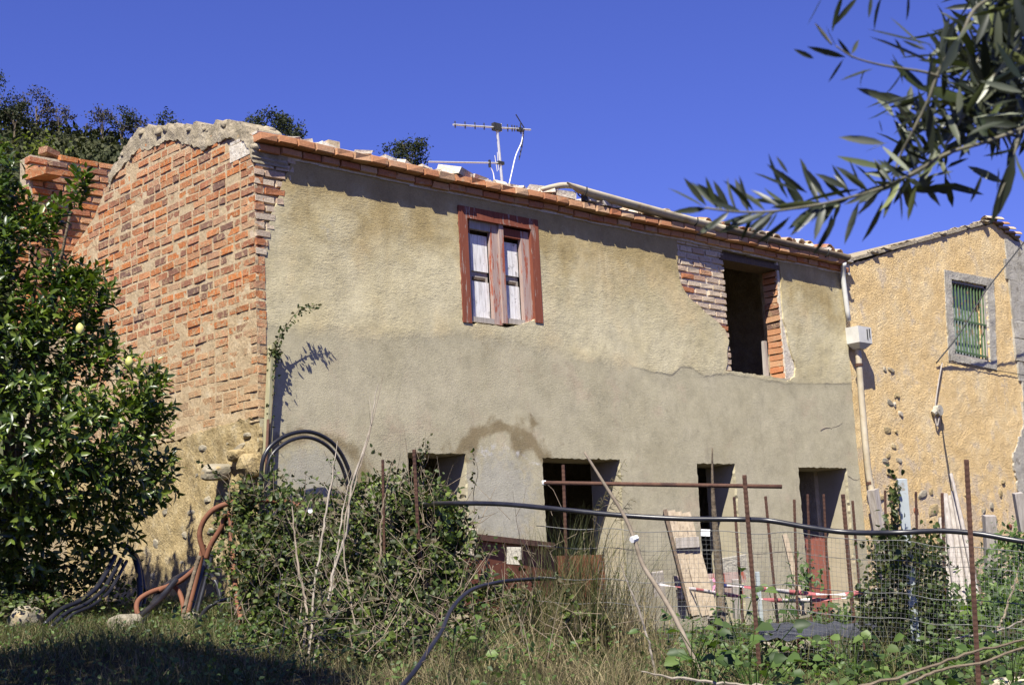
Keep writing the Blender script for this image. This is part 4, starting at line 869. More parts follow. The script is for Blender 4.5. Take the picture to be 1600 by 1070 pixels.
STK = [((590, 600), (575, 680), (550, 760), (543, 830), (520, 900), (505, 975), (478, 1075), .014, 'pale', 'tallest pale dead stalk crossing the arched pipes'),
 ((600, 585), (586, 650), (560, 740), (540, 800), (538, 860), (548, 930), (560, 990), .008, 'stk', 'wiry grey dead stalk leaning right beside the tallest one'),
 ((528, 690), (520, 750), (508, 800), (500, 860), (490, 930), (485, 1000), (468, 1075), .013, 'pale', 'straight white dead stalk forked below the arched pipes'),
 ((458, 790), (462, 840), (466, 880), (472, 920), (480, 960), (478, 1000), (474, 1060), .014, 'stk', 'grey dead stem standing low in the brambles'),
 ((526, 850), (522, 900), (520, 940), (516, 980), (508, 1020), (500, 1050), (492, 1080), .016, 'stk', 'thick brown dead stem at the foot of the bank'),
 ((478, 900), (470, 960), (462, 1000), (452, 1040), (446, 1070), (442, 1090), (440, 1100), .012, 'stk', 'short dead stem low at the bottom of the bank'),
 ((548, 740), (536, 790), (530, 840), (520, 900), (516, 940), (505, 1000), (498, 1060), .010, 'pale', 'thin white dead stalk between the two thick ones'),
 ((616, 716), (606, 745), (602, 775), (598, 800), (596, 830), (594, 850), (592, 880), .010, 'bark', 'dark bent twig left of the leftmost doorway'),
 ((1000, 1048), (1040, 1056), (1090, 1062), (1140, 1068), (1190, 1070), (1230, 1072), (1260, 1078), .014, 'pale', 'pale branch lying along the bottom edge under the mesh'),
 ((968, 880), (990, 930), (1010, 985), (1020, 1030), (1024, 1060), (1030, 1075), (1032, 1085), .011, 'pale', 'pale broken stick leaning low behind the diagonal one'),
 ((1660, 985), (1600, 1000), (1520, 1018), (1460, 1040), (1400, 1058), (1340, 1072), (1300, 1082), .012, 'bark', 'upper one of two bent brown branches at the bottom right'),
 ((1660, 1000), (1600, 1012), (1530, 1035), (1470, 1045), (1430, 1062), (1400, 1078), (1380, 1090), .012, 'bark', 'lower one of two bent brown branches at the bottom right'),
 ((1592, 885), (1586, 910), (1576, 935), (1568, 958), (1564, 970), (1562, 980), (1560, 990), .012, 'board', 'short pale yellow stick behind the mesh near the right edge'),
 ((1660, 950), (1615, 962), (1590, 972), (1560, 985), (1530, 990), (1500, 995), (1480, 1000), .010, 'pale', 'thin pale branch lying over the weeds near the right edge')]
for i, s_ in enumerate(STK):
    v0 = {8: 7.0, 9: 7.8, 10: 6.3, 11: 6.1, 12: 9.5, 13: 8.5}.get(i, 10.2); m_ = {'pale': 'pale_stalk', 'stk': 'stick', 'bark': 'bark', 'board': 'board'}[s_[8]]
    P = [fv(p[0]+rng.uniform(-2, 2), p[1], v0-(.16 if i < 8 else 0)*k_) for k_, p in enumerate(s_[:7])]; r = s_[7]
    P = catmull(P, 5); P += rng.normal(0, .003, P.shape); r *= .60
    mb = MB(); mb.tube(P, np.interp(np.linspace(0, 1, len(P)), [0, .25, 1], [r*.35, r*.9, r*1.15]), 6)
    if i in (0, 1, 2, 3, 6):
        for k_ in range(6):
            j = rng.integers(3, len(P)-4); d = rng.normal(0, 1, 3); d[2] = abs(d[2])+.6; d /= np.linalg.norm(d); mb.tube([P[j], P[j]+d*.07, P[j]+d*rng.uniform(.10, .2)+[0, 0, .03]], [r*.4, r*.25, r*.1], 4)
    o = mb.build('dead_stalk' if i < 8 else 'fallen_branch', MT[m_], None, False, P[-1]); tag(o, s_[9], 'stalk' if i < 8 else 'branch')
# leaning boards, plank bench, blocks
bd = thing('board_panel', fv(1085, 960, 10.2), 'leaning panel of pale weathered planks with a dark edge behind the mesh', 'panel')
for i in range(3):
    a0, a1 = 1041+i*11.5, 1079+i*11.5+0
    q = MB(); A = fv(a0+7, 798+i*2, 10.6); B = fv(a1+8+i*3, 962, 10.1); q.beam(A, B, .056 if i < 2 else .07, .022, up=(sy, cy, .0), jit=.003); q.build('plank', MT['board'], bd)
q = MB(); q.beam(fv(1039, 800, 10.66), fv(1080, 962, 10.16), .03, .09, up=(sy, cy, 0)); q.build('edge_batten', MT['dark_wood'], bd)
q = MB(); q.beam(fv(1056, 848, 10.38), fv(1092, 846, 10.38), .075, .03, up=(sy, cy, 0)); q.build('cross_batten', MT['grey_wood'], bd)
bn = thing('plank_bench', fv(1100, 960, 10.9), 'low rack of reddish brown planks behind the leaning panel', 'bench')
for (a, b, c, d, w) in ((1056, 908, 1162, 901, .10), (1060, 928, 1160, 920, .09)): q = MB(); q.beam(fv(a, b, 10.9), fv(c, d, 11.2), w*.8, .05, up=(sy, cy, 0), jit=.004); q.build('plank', MT['red_worn'], bn)
for px in (1064, 1108, 1150): q = MB(); q.beam(fv(px, 905, 11.0), fv(px+2, 965, 11.0), .06, .06, up=(sy, cy, 0)); q.build('leg', MT['grey_wood'], bn)
q = MB(); q.box(fv(1102, 832, 9.5), (.06, .03, .045), Euler((0, .1, -YAW)).to_matrix()); tag(q.build('plastic_tub', MT['white_plastic'], None, False, fv(1102, 832, 9.5)), 'small white plastic tub on top of the dead sapling by the third doorway', 'tub')
q = MB(); q.beam(fv(1140, 870, 11.5), fv(1146, 905, 11.5), .26, .05, up=(sy, cy, 0)); tag(q.build('slab', MT['cement'], None, False, fv(1146, 905, 11.5)), 'blue grey slab standing behind the mesh below the third doorway', 'slab')
q = MB(); q.beam(fv(1226, 835, 10.4), fv(1256, 960, 10.1), .035, .03, up=(sy, cy, 0)); tag(q.build('lath', MT['board'], None, False, fv(1256, 960, 10.1)), 'single pale lath leaning left of the rightmost doorway', 'lath')
q = MB(); q.beam(fv(1183, 893, 10.2), fv(1191, 985, 10.2), .028, .025, up=(sy, cy, 0)); tag(q.build('lath', MT['post_paint'], None, False, fv(1191, 985, 10.2)), 'short pale grey lath right of the tall stake', 'lath')
# rusty sheet in front of the facade between the first two doorways
sh = thing('rusty_sheet', fv(790, 930, 12.8), 'rust brown metal sheet leaning between the first and second doorways', 'sheet')
q = MB(); q.add([fv(722, 838, 12.3), fv(862, 853, 13.3), fv(866, 960, 13.3), fv(726, 960, 12.3), fv(722, 838, 12.33), fv(862, 853, 13.33), fv(866, 960, 13.33), fv(726, 960, 12.33)], [(0, 1, 2, 3), (7, 6, 5, 4), (0, 4, 5, 1), (1, 5, 6, 2), (2, 6, 7, 3), (3, 7, 4, 0)]); q.build('panel', MT['rust_sheet'], sh)
q = MB(); q.beam(fv(720, 836, 12.28), fv(864, 852, 13.28), .045, .05, up=(0, 0, 1)); q.build('top_rail', MT['rust'], sh)
q = MB(); q.box(fv(726, 848, 12.0), (.17, .05, .22), Euler((0, .1, -.7)).to_matrix(), .02); tag(q.build('stone_slab', MT['pale_cement'], None, False, fv(726, 848, 12.0)), 'small pale slab propped at the left end of the rusty sheet', 'slab')
q = MB(); q.box(fv(803, 868, 12.4), (.12, .03, .15), Euler((0, .1, -.7)).to_matrix(), .01); tag(q.build('stone_slab', MT['cement'], None, False, fv(803, 868, 12.4)), 'small grey slab leaning on the middle of the rusty sheet', 'slab')
# boulders
def boulder(px, py, v, w, h, label, mat='stone'):
    p = fv(px, py, v); g_ = ground_z(p[0], p[1])
    if p[2]-g_ > h/FPX*v*.35: p[2] = g_+h/FPX*v*.3
    o = link('boulder', stone_mesh('boulder', MT[mat], 3, .16), None, None, p); s = FPX/v; o.scale = (w/s*1.1, w/s*1.1, h/s*1.15); o.rotation_euler[2] = rng.uniform(0, 3)
    return tag(o, label, 'stone')
boulder(197, 967, 10.6, 50, 34, 'round pale boulder in the grass beside the looping hoses')
boulder(40, 915, 11.6, 50, 40, 'grey angular stone in the shade under the lemon tree')
boulder(860, 1066, 6.6, 54, 32, 'pale yellow stone at the bottom edge of the bank', 'pale_cement')
boulder(378, 890, 11.7, 44, 30, 'beige stone half hidden by brambles behind the dropping conduit')
boulder(398, 870, 12.0, 36, 26, 'smaller beige stone above its neighbour in the brambles')
boulder(300, 968, 11.0, 22, 24, 'small grey stone at the foot of the pipe bundle')
boulder(1574, 980, 7.8, 74, 16, 'pale flat slab lying in the weeds near the right edge', 'pale_cement')
# low rubble footing below the facade
for i, (px, py) in enumerate(((1170, 955), (1195, 962), (1215, 950), (1232, 965), (1250, 955), (1180, 975), (1210, 978), (1240, 978), (1222, 938), (1190, 942))):
    boulder(px, py, 11.2+rng.uniform(-.3, .3), rng.uniform(22, 34), rng.uniform(14, 22), 'rough pale stone in the rubble heap under the tape', 'stone')['group'] = 'stones of the rubble heap under the tape'
# black sheeting on the soil
bs_ = MB(); n_ = 14
for i in range(n_+1):
    for j in range(5):
        p = fv(1185+i*15, 972+j*6, 9.6-j*.25); bs_.v.append(tuple(p+np.array([0, 0, .04*fbm(i*.7, j*.9, 3, 1)])))
bs_.f = [(i*5+j, (i+1)*5+j, (i+1)*5+j+1, i*5+j+1) for i in range(n_) for j in range(4)]
tag(bs_.build('ground_sheet', MT['black_pad'], None, True, fv(1280, 985, 9.3)), 'crumpled black sheeting over the soil behind the mesh', 'sheeting')
# barrier tape
def tape(pts, w, label):
    P = catmull([fv(*p) for p in pts], 8); V, F, UV = [], [], []; L = 0
    for i, p in enumerate(P):
        if i: L += np.linalg.norm(P[i]-P[i-1])
        tw = 1.0*math.sin(i*.33)+.4; up = np.array([0, 0, math.cos(tw)])+np.array([FWD[0], FWD[1], 0])*math.sin(tw)
        V += [p+up*w/2, p-up*w/2]; UV.append(L)
    F = [(2*i, 2*i+1, 2*i+3, 2*i+2) for i in range(len(P)-1)]
    mb = MB(); mb.add(V, F); o = mb.build('barrier_tape', MT['tape'], None, True, P[0]); uvl = o.data.uv_layers.new(name='uv')
    for lp in o.data.loops: uvl.data[lp.index].uv = (UV[lp.vertex_index//2]/.42, 0)
    md = o.modifiers.new('thick', 'SOLIDIFY'); md.thickness = .001
    return tag(o, label, 'tape', 'red and white barrier tape')
tape([(1026, 912, 10.6), (1070, 918, 10.3), (1120, 926, 9.6), (1180, 934, 9.7), (1230, 938, 9.9), (1290, 936, 9.9), (1340, 931, 9.9), (1385, 926, 10.0)], .030, 'lower red and white barrier tape from the stubby post to the ivy')
tape([(1120, 912, 9.5), (1170, 917, 9.6), (1230, 924, 9.8), (1300, 928, 9.9), (1350, 925, 9.9), (1382, 920, 10.0)], .034, 'upper red and white barrier tape knotted on the dead sapling')
kn = MB()
for i in range(9): p = fv(1121, 911, 9.4); d = rng.normal(0, .022, 3); kn.add([p, p+d+[0, 0, .02], p+d*1.1-[0, 0, .015]], [(0, 1, 2)])
m_ = NT('pink_tape'); MT['pink'] = m_.done((.72, .28, .42), .5)
tag(kn.build('tape_knot', MT['pink'], None, False, fv(1121, 911, 9.4)), 'pink knot of tape on the dead sapling', 'tape')
# wire mesh fence ---------------------------------------------------------------
fe = thing('mesh_fence', fv(1250, 1040, 8.9), 'sagging galvanised wire mesh fence strung along the garden', 'fence')
def fpt(s, t):
    px = 838+(1720-838)*s; top = np.interp(px, [838, 940, 1220, 1360, 1600, 1720], [821, 828, 832, 843, 862, 872]); bot = np.interp(px, [838, 1200, 1720], [1010, 1025, 1068]); v = 9.0-.9*s
    return fv(px+3*math.sin(t*5+s*20), top+(bot-top)*t+2*math.sin(s*37), v+.04*math.sin(s*25+t*3))
ww = MB(); nv = 118; nh = 26; wr = .00075
for i in range(nv+1):
    s_ = .112+(1-.112)*i/nv; ww.tube([fpt(s_, t) for t in np.linspace(0, 1, 5)], wr, 3, False)
for j in range(1, nh+1): ww.tube([fpt(s_, j/nh) for s_ in np.linspace(.112, 1, 40)], wr, 3, False)
tag(ww.build('wire_mesh', MT['galv'], fe), kind='stuff')
for t, r in ((0, .0024), (.16, .0016), (.42, .0022), (.62, .0022)):
    q = MB(); q.tube([fpt(s_, t)+np.array([0, 0, .004*math.sin(s_*60)]) for s_ in np.linspace(0, 1, 60)], r, 4, False); q.build('line_wire', MT['galv'], fe)
# ------------------------------------------------------------------ vegetation
T_OVAL = (np.array([(0, 0, 0), (.3, -.46, .10), (.3, .46, .10), (.3, 0, 0), (.7, -.38, .08), (.7, .38, .08), (.7, 0, 0), (1, 0, 0)]), [(0, 1, 3), (0, 3, 2), (4, 7, 6), (6, 7, 5)], [(1, 4, 6, 3), (3, 6, 5, 2)])
T_DIA = (np.array([(0, 0, 0), (.42, -.5, .08), (1, 0, 0), (.42, .5, .08)]), [(0, 1, 2), (0, 2, 3)], [])
def norm(a): return a/(np.linalg.norm(a, axis=-1, keepdims=True)+1e-9)
def leaf_geo(P, D, N, L, Wd, tmpl=T_OVAL, bend=.25):
    T, tri, quad = tmpl; D = norm(D); S = norm(np.cross(D, N)); N = np.cross(S, D); n = len(P); k = len(T)
    L = np.broadcast_to(L, n)[:, None, None]; Wd = np.broadcast_to(Wd, n)[:, None, None]; bend = np.broadcast_to(bend, n)[:, None, None]
    t = T[None, :, 0:1]; V = P[:, None]+D[:, None]*L*t+S[:, None]*Wd*T[None, :, 1:2]+N[:, None]*(Wd*T[None, :, 2:3]*2-bend*L*t*t)
    off = (np.arange(n)*k)[:, None, None]; F = []
    if tri: F.append((np.array(tri)[None]+off).reshape(-1, 3))
    if quad: F.append((np.array(quad)[None]+off).reshape(-1, 4))
    return V.reshape(-1, 3), F
def leaf_obj(name, geo, mat, parent=None, off=None, smooth=True):
    V, F = geo; base = np.array(off, float) if off is not None else (WL[parent.name] if parent else np.zeros(3))
    return link(name, fast_mesh(name, V-base, F, smooth), mat, parent, base)
def join_geo(gs):
    V, T3, T4 = [], [], []; n = 0
    for v, fs in gs:
        for f in fs: (T3 if f.shape[1] == 3 else T4).append(f+n)
        V.append(v); n += len(v)
    return np.vstack(V), ([np.vstack(T3)] if T3 else [])+([np.vstack(T4)] if T4 else [])
def rand_dirs(n): return norm(rng.normal(0, 1, (n, 3)))
def blades(P, H, Wd, lean, droop=.5, seg=3):
    """grass blades: P (n,3) roots, H heights, lean (n,2) horizontal tip offsets relative to H"""
    n = len(P); ts = np.linspace(0, 1, seg+1); a = rng.uniform(0, 2*math.pi, n); side = np.c_[np.cos(a), np.sin(a), np.zeros(n)]; V = np.zeros((n, 2*seg+1, 3)); H = np.broadcast_to(H, n); Wd = np.broadcast_to(Wd, n)
    for i, t in enumerate(ts):
        c = P+np.c_[lean*(H*(t**1.8))[:, None], H*(t-droop*np.linalg.norm(lean, axis=1)*.5*t**3)]
        w = (Wd*(1-t)**.8)[:, None]
        if i < seg: V[:, 2*i] = c-side*w/2; V[:, 2*i+1] = c+side*w/2
        else: V[:, 2*seg] = c
    k = 2*seg+1; off = (np.arange(n)*k)[:, None, None]
    q = np.array([(2*i, 2*i+1, 2*i+3, 2*i+2) for i in range(seg-1)]); t3 = np.array([(2*seg-2, 2*seg-1, 2*seg)])
    return V.reshape(-1, 3), [(t3[None]+off).reshape(-1, 3), (q[None]+off).reshape(-1, 4)]
def leaf_template(name, tmpl, wl, bend, mat):
    P = np.zeros((1, 3)); V, F = leaf_geo(P, np.array([[1., 0, 0]]), np.array([[0, 0, 1.]]), 1.0, wl, tmpl, bend); me = fast_mesh(name, V, F, True); me.materials.append(mat); return me
def leaf_part(mesh, parent, P, D, N, L, name='leaf'):
    D = D/np.linalg.norm(D); S = np.cross(N, D); S /= np.linalg.norm(S)+1e-9; N2 = np.cross(D, S)
    o = link(name, mesh, None, parent, P); o.rotation_euler = Matrix(((D[0], S[0], N2[0]), (D[1], S[1], N2[1]), (D[2], S[2], N2[2]))).to_euler(); o.scale = (L, L, L); return o

# --- lemon tree ------------------------------------------------------------
LV = 12.6
SIL = [(-330, 180), (-200, 120), (-60, 170), (5, 240), (26, 250), (36, 280), (38, 318), (58, 330), (78, 345), (96, 330), (102, 295), (112, 275), (124, 272), (142, 300), (138, 318), (112, 338), (92, 372), (84, 400), (112, 425), (150, 440), (172, 470), (162, 510), (170, 545), (225, 572), (250, 600), (248, 650), (258, 690), (268, 740), (252, 785), (222, 822), (196, 850), (186, 875), (165, 870), (150, 900), (120, 885), (95, 905), (60, 930), (20, 920), (-60, 940), (-200, 950), (-330, 900)]
lt = thing('lemon_tree', np.append(fv(20, 930, LV+.3)[:2], ground_z(*fv(20, 930, LV+.3)[:2])), 'dense glossy green lemon tree with a few pale lemons beside the brick side wall', 'tree')
base = WL[lt.name]; top = fv(0, 520, LV+.3)
q = MB(); q.tube(catmull([base-[0, 0, .1], base+[.03, .02, .5], base+[.0, .05, 1.0], top], 6), np.linspace(.085, .03, 19), 8); q.build('trunk', MT['bark'], lt, True)
for tx, ty, dv in ((120, 640, -.4), (200, 700, .0), (140, 480, .2), (60, 400, 0), (-80, 450, .2), (-120, 650, -.3), (110, 330, .1), (20, 640, -.6), (220, 800, .1)):
    e = fv(tx, ty, LV+dv); m0 = base+[0, 0, rng.uniform(.6, 1.1)]; q = MB(); q.tube(catmull([m0, (m0+e)/2+[0, 0, .15], e], 6), np.linspace(.04, .010, 13), 6); q.build('limb', MT['bark'], lt, True)
SILP = np.array(SIL, float)
def crown(nsp):
    out = []
    while len(out) < nsp:
        c = rng.uniform([-330, 120], [292, 925], (4000, 2)); c = c[inpoly(c, SIL)]; d = segdist(c, SIL)
        th = np.minimum(1.15, .16+np.sqrt(d/173.)*1.05)
        lum = np.array([.5+.5*mnoise.noise(Vector((a/75., b_/75., 3.))) for a, b_ in c])
        w = rng.uniform(0, 1, len(c)); s = np.where(w < .62, -1., np.where(w < .82, 1., 0)); dep = np.where(s == 0, rng.uniform(-1, 1, len(c)), s*rng.uniform(.72, 1.02, len(c)))
        keep = (rng.uniform(0, 1, len(c)) < .45+.55*(lum > .42)) & (d > 3)
        for (a, b_), t, dp, dd in zip(c[keep], th[keep], dep[keep], d[keep]): out.append((a, b_, LV+t*dp*1.0, dp, dd))
    return out[:nsp]
SPR = crown(3900)
LP, LD, LN, LL = [], [], [], []
ctr = fv(-10, 600, LV)
for (a, b_, v, dp, dd) in SPR:
    p = fv(a, b_, v); o_ = norm(p-ctr); sd = norm(o_*.7+np.array([0, 0, .75])+rng.normal(0, .38, 3)); n = int(rng.integers(6, 11)); sl = rng.uniform(.12, .22); x = norm(np.cross(sd, rng.normal(0, 1, 3))); y = np.cross(sd, x)
    ph = rng.uniform(0, 6.28)
    for i in range(n):
        t = (i+.5)/n; an_ = ph+i*2.4; r_ = x*math.cos(an_)+y*math.sin(an_); d = norm(sd*(.25+.9*t)+r_*(1.05-.5*t)+np.array([0, 0, -.10])); nn = norm(np.cross(np.cross(d, sd+[0, 0, .3]), d)+rng.normal(0, .22, 3))
        LP.append(p+sd*sl*t); LD.append(d); LN.append(nn); LL.append(rng.uniform(.065, .128)*(1-.25*(t > .8)))
LP, LD, LN, LL = map(np.array, (LP, LD, LN, LL))
vd = (LP-CAM)@FWD; pxl = 800+FPX*((LP-CAM)@RGT)/vd; face = np.abs(np.sum(norm(LP-CAM)*norm(np.cross(np.cross(LD, LN), LD)), 1))
sc_ = np.where((pxl > 8) & (pxl < 300), LL*(.3+face)/vd*np.where(vd < LV-.35, 1.5, .6), 0); big = np.argsort(-sc_)[:300]; msk = np.ones(len(LP), bool); msk[big] = False
LMS = [leaf_template('leaf', T_OVAL, w, b, MT['lemon_leaf']) for w, b in ((.40, .15), (.44, .28), (.38, .38), (.42, .05))]
for i in big: leaf_part(LMS[i % 4], lt, LP[i], LD[i], LN[i], LL[i])
tag(leaf_obj('foliage', leaf_geo(LP[msk], LD[msk], LN[msk], LL[msk], LL[msk]*.42, T_OVAL, rng.uniform(.05, .4, msk.sum())), MT['lemon_leaf'], lt), kind='stuff')
lem = bpy.data.meshes.new('lemon'); bm = bmesh.new(); bmesh.ops.create_uvsphere(bm, u_segments=14, v_segments=10, radius=.034)
for v_ in bm.verts: v_.co.z *= 1.32+(.25 if abs(v_.co.z) > .032 else 0)
bm.to_mesh(lem); bm.free(); lem.materials.append(MT['lemon']); lem.polygons.foreach_set('use_smooth', np.ones(len(lem.polygons), bool))
for px, py, v in ((125, 514, LV-1.1), (222, 588, LV-.5), (202, 566, LV-.6)):
    o = link('lemon', lem, None, lt, fv(px, py, v)); o.rotation_euler = (rng.uniform(-.6, .6), rng.uniform(-.6, .6), 0)
# second lemon tree out of the frame, whose shade lies over the near left ground
sp = uvw(-3.6, 4.5); s2 = thing('citrus_tree', (sp[0], sp[1], ground_z(sp[0], sp[1])), 'second citrus tree standing nearer the camera, shading the near left ground', 'tree')
b2 = WL[s2.name]; q = MB(); q.tube([b2-[0, 0, .2], b2+[0, 0, 2.2], np.append(uvw(-3.15, 4.65)[:2], 4.4)], [.12, .08, .03], 8); q.build('trunk', MT['bark'], s2, True)
n = 11000; RH3, FH3 = np.array([RH[0], RH[1], 0]), np.array([FH[0], FH[1], 0]); d = rand_dirs(n); rr = rng.uniform(.45, 1, n)**.5; P = np.append(uvw(-3.75, 4.75)[:2], 4.25)+(RH3*d[:, :1]*2.1+FH3*d[:, 1:2]*1.45+np.array([0, 0, 1.1])*d[:, 2:3])*rr[:, None]; 
tag(leaf_obj('foliage', leaf_geo(P, rand_dirs(n)+[0, 0, .3], rand_dirs(n), rng.uniform(.1, .16, n), .07, T_OVAL), MT['lemon_leaf'], s2), kind='stuff')

# --- olive branch near the camera -----------------------------------------------
OV = 1.85
ot = thing('olive_tree', uvw(3.3, 2.9, -1.2), 'olive tree branch with slim grey green leaves reaching in at the upper right', 'tree')
q = MB(); r0 = WL[ot.name]; q.tube(catmull([r0-[0, 0, .2], r0+[.03, .0, 1.0], r0+[.0, .05, 2.2], r0+[-.35, .1, 2.9], (r0+[-.35, .1, 3.0])*.45+fv(1700, -60, 1.95)*.55+[0, 0, .25], fv(1700, -40, 1.95)], 6), np.linspace(.13, .008, 31), 10); q.build('trunk', MT['bark'], ot, True)
STEMS = [([(1700, -40, 1.95), (1600, -20, 1.9), (1530, 8, 1.86), (1502, 55, 1.85), (1468, 108, 1.84), (1450, 157, 1.84), (1424, 209, 1.84), (1404, 250, 1.85), (1392, 300, 1.85)], .0029),
 ([(1680, 170, 1.95), (1595, 202, 1.9), (1540, 222, 1.87), (1480, 240, 1.85), (1442, 262, 1.84), (1400, 285, 1.83), (1375, 295, 1.83), (1330, 308, 1.82), (1289, 318, 1.81), (1240, 326, 1.80), (1199, 331, 1.79), (1150, 331, 1.78), (1102, 325, 1.77)], .0030),
 ([(1468, 120, 1.84), (1440, 112, 1.83), (1394, 105, 1.82), (1360, 98, 1.81), (1330, 88, 1.8), (1306, 72, 1.8)], .0019),
 ([(1300, 70, 1.8), (1288, 55, 1.8), (1274, 38, 1.8)], .0012),
 ([(1680, 60, 2.0), (1600, 75, 1.95), (1560, 110, 1.92), (1530, 150, 1.9), (1500, 190, 1.88), (1475, 230, 1.87)], .0030),
 ([(1700, 120, 2.05), (1620, 130, 2.0), (1570, 150, 1.97), (1540, 190, 1.95), (1520, 230, 1.93)], .0028),
 ([(1640, -30, 2.1), (1580, 10, 2.05), (1550, 50, 2.0), (1530, 90, 1.98), (1510, 130, 1.96)], .003),
 ([(1595, 200, 1.9), (1585, 240, 1.88), (1572, 280, 1.86), (1560, 310, 1.85)], .0018),
 ([(1450, -60, 1.9), (1400, -45, 1.88), (1350, -30, 1.87), (1300, -18, 1.86), (1270, -10, 1.85)], .0022)]
OMS = [leaf_template('leaf', (np.array([(0, 0, 0), (.25, -.40, .06), (.25, .40, .06), (.25, 0, 0), (.5, -.5, .06), (.5, .5, .06), (.5, 0, 0), (.78, -.34, .05), (.78, .34, .05), (.78, 0, 0), (1, 0, 0)]), [(0, 1, 3), (0, 3, 2), (7, 10, 9), (9, 10, 8)], [(1, 4, 6, 3), (3, 6, 5, 2), (4, 7, 9, 6), (6, 9, 8, 5)]), w, b, MT['olive_leaf']) for w, b in ((.15, .06), (.19, .14), (.14, .22), (.17, -.05), (.20, .02))]
def oleaf(px0, py0, px1, py1, v, dv=0.0, roll=None):
    a, b = fv(px0, py0, v), fv(px1, py1, v+dv); D = b-a; L = np.linalg.norm(D)
    n = norm(-FWD*rng.choice([1, 1, -1])+rng.normal(0, .75, 3)) if roll is None else norm(-FWD*roll[0]+UPV*roll[1]+RGT*roll[2])
    leaf_part(OMS[rng.integers(5)], ot, a, D, n, L)
nleaf = 0
for S_, r_ in STEMS:
    P = catmull([fv(*p) for p in S_], 6); mb = MB(); mb.tube(P, np.linspace(r_, r_*.45, len(P)), 6); mb.build('twig', MT['twig'], ot, True)
# leaves that stand out singly: base pixel -> tip pixel, depth, turn
LF = [(1102, 325, 1044, 293, 0, (.4, .9, .2)), (1105, 326, 1052, 331, 0, None), (1104, 322, 1068, 277, 0, None), (1125, 328, 1090, 274, .01, (.5, .6, .6)), (1140, 330, 1115, 282, 0, None), (1152, 331, 1128, 280, .01, None), (1178, 331, 1136, 277, 0, None), (1196, 330, 1150, 288, .02, (.5, .8, 0)),
 (1132, 338, 1091, 366, 0, None), (1172, 338, 1127, 365, 0, None), (1208, 337, 1170, 372, 0, None), (1235, 338, 1189, 384, 0, None), (1268, 330, 1238, 361, 0, None), (1308, 332, 1278, 399, 0, None), (1300, 334, 1292, 372, 0, None), (1342, 315, 1321, 384, 0, None), (1380, 312, 1354, 382, 0, None), (1372, 304, 1340, 335, 0, None),
 (1232, 318, 1174, 311, 0, None), (1248, 302, 1178, 266, .02, (.5, .8, .1)), (1232, 312, 1196, 240, 0, None), (1262, 302, 1199, 262, 0, None), (1232, 272, 1213, 243, 0, None), (1265, 298, 1255, 242, .01, (.4, .8, .3)), (1287, 300, 1256, 260, 0, None), (1325, 296, 1275, 270, 0, None), (1290, 318, 1205, 326, 0, None), (1332, 308, 1270, 332, 0, None), (1345, 296, 1250, 312, 0, None), (1300, 320, 1262, 328, 0, None),
 (1272, 92, 1243, 78, 0, None), (1322, 90, 1262, 74, 0, None), (1318, 92, 1292, 129, 0, None), (1365, 108, 1312, 126, 0, None), (1352, 110, 1336, 137, 0, None), (1300, 72, 1272, 37, 0, None), (1310, 78, 1288, 40, 0, None), (1330, 85, 1342, 62, 0, None), (1333, 92, 1308, 60, .01, None),
 (1462, 72, 1353, 51, .02, (.35, .9, 0)), (1468, 106, 1358, 55, .02, (.4, .85, .2)), (1470, 108, 1478, 68, .0, (.6, .6, .5)), (1445, 76, 1388, 30, 0, (.5, .7, .3)), (1415, 92, 1398, 60, 0, None), (1448, 78, 1410, 66, 0, None), (1380, 150, 1420, 114, 0, None), (1370, 168, 1434, 150, .02, (.4, .9, .1)), (1398, 158, 1336, 138, 0, None), (1398, 186, 1360, 130, .02, (.5, .7, .2)), (1412, 190, 1382, 170, .01, (.4, .8, 0)),
 (1378, 208, 1374, 186, 0, (.4, .9, 0)), (1384, 225, 1310, 214, 0, None), (1390, 222, 1350, 236, .01, (.4, .9, 0)), (1392, 262, 1306, 245, 0, None), (1400, 270, 1345, 258, .01, (.4, .9, 0)), (1424, 280, 1370, 250, 0, None), (1404, 290, 1410, 345, 0, (.6, .5, .5)), (1432, 290, 1418, 345, 0, None), (1500, 288, 1425, 300, 0, None), (1490, 268, 1455, 275, 0, None), (1535, 270, 1520, 318, 0, None), (1586, 240, 1556, 350, 0, None), (1584, 232, 1612, 330, 0, None), (1560, 262, 1558, 298, 0, None),
 (1287, -8, 1264, 42, 0, None), (1318, -10, 1296, 48, 0, None), (1342, -6, 1298, 44, 0, None), (1362, -8, 1356, 30, 0, None), (1378, -6, 1358, 46, 0, None), (1418, -8, 1421, 34, 0, None),
 (1600, 128, 1552, 70, .02, None), (1600, 145, 1530, 128, 0, None), (1600, 178, 1520, 180, .02, (.4, .9, 0)), (1600, 155, 1535, 160, .02, (.4, .9, 0)), (1570, 190, 1510, 205, 0, None), (1500, 228, 1478, 170, .02, (.5, .8, 0))]
for i in range(62):
    S_ = STEMS[1][0]; P_ = catmull(S_, 5); j = rng.integers(14, len(P_)-2); px, py, v = P_[j]; sg = rng.choice([-1, 1]); an_ = math.radians(180+sg*rng.uniform(22, 75)); ln = rng.uniform(38, 72)
    LF.append((px, py, px+math.cos(an_)*ln, py+math.sin(an_)*ln*.9, 0, None))
for (a, b_, c_, d_, dv, roll) in LF: oleaf(a, b_, c_, d_, 1.84+rng.uniform(-.03, .03), dv+rng.uniform(-.02, .02), roll)
k = 0
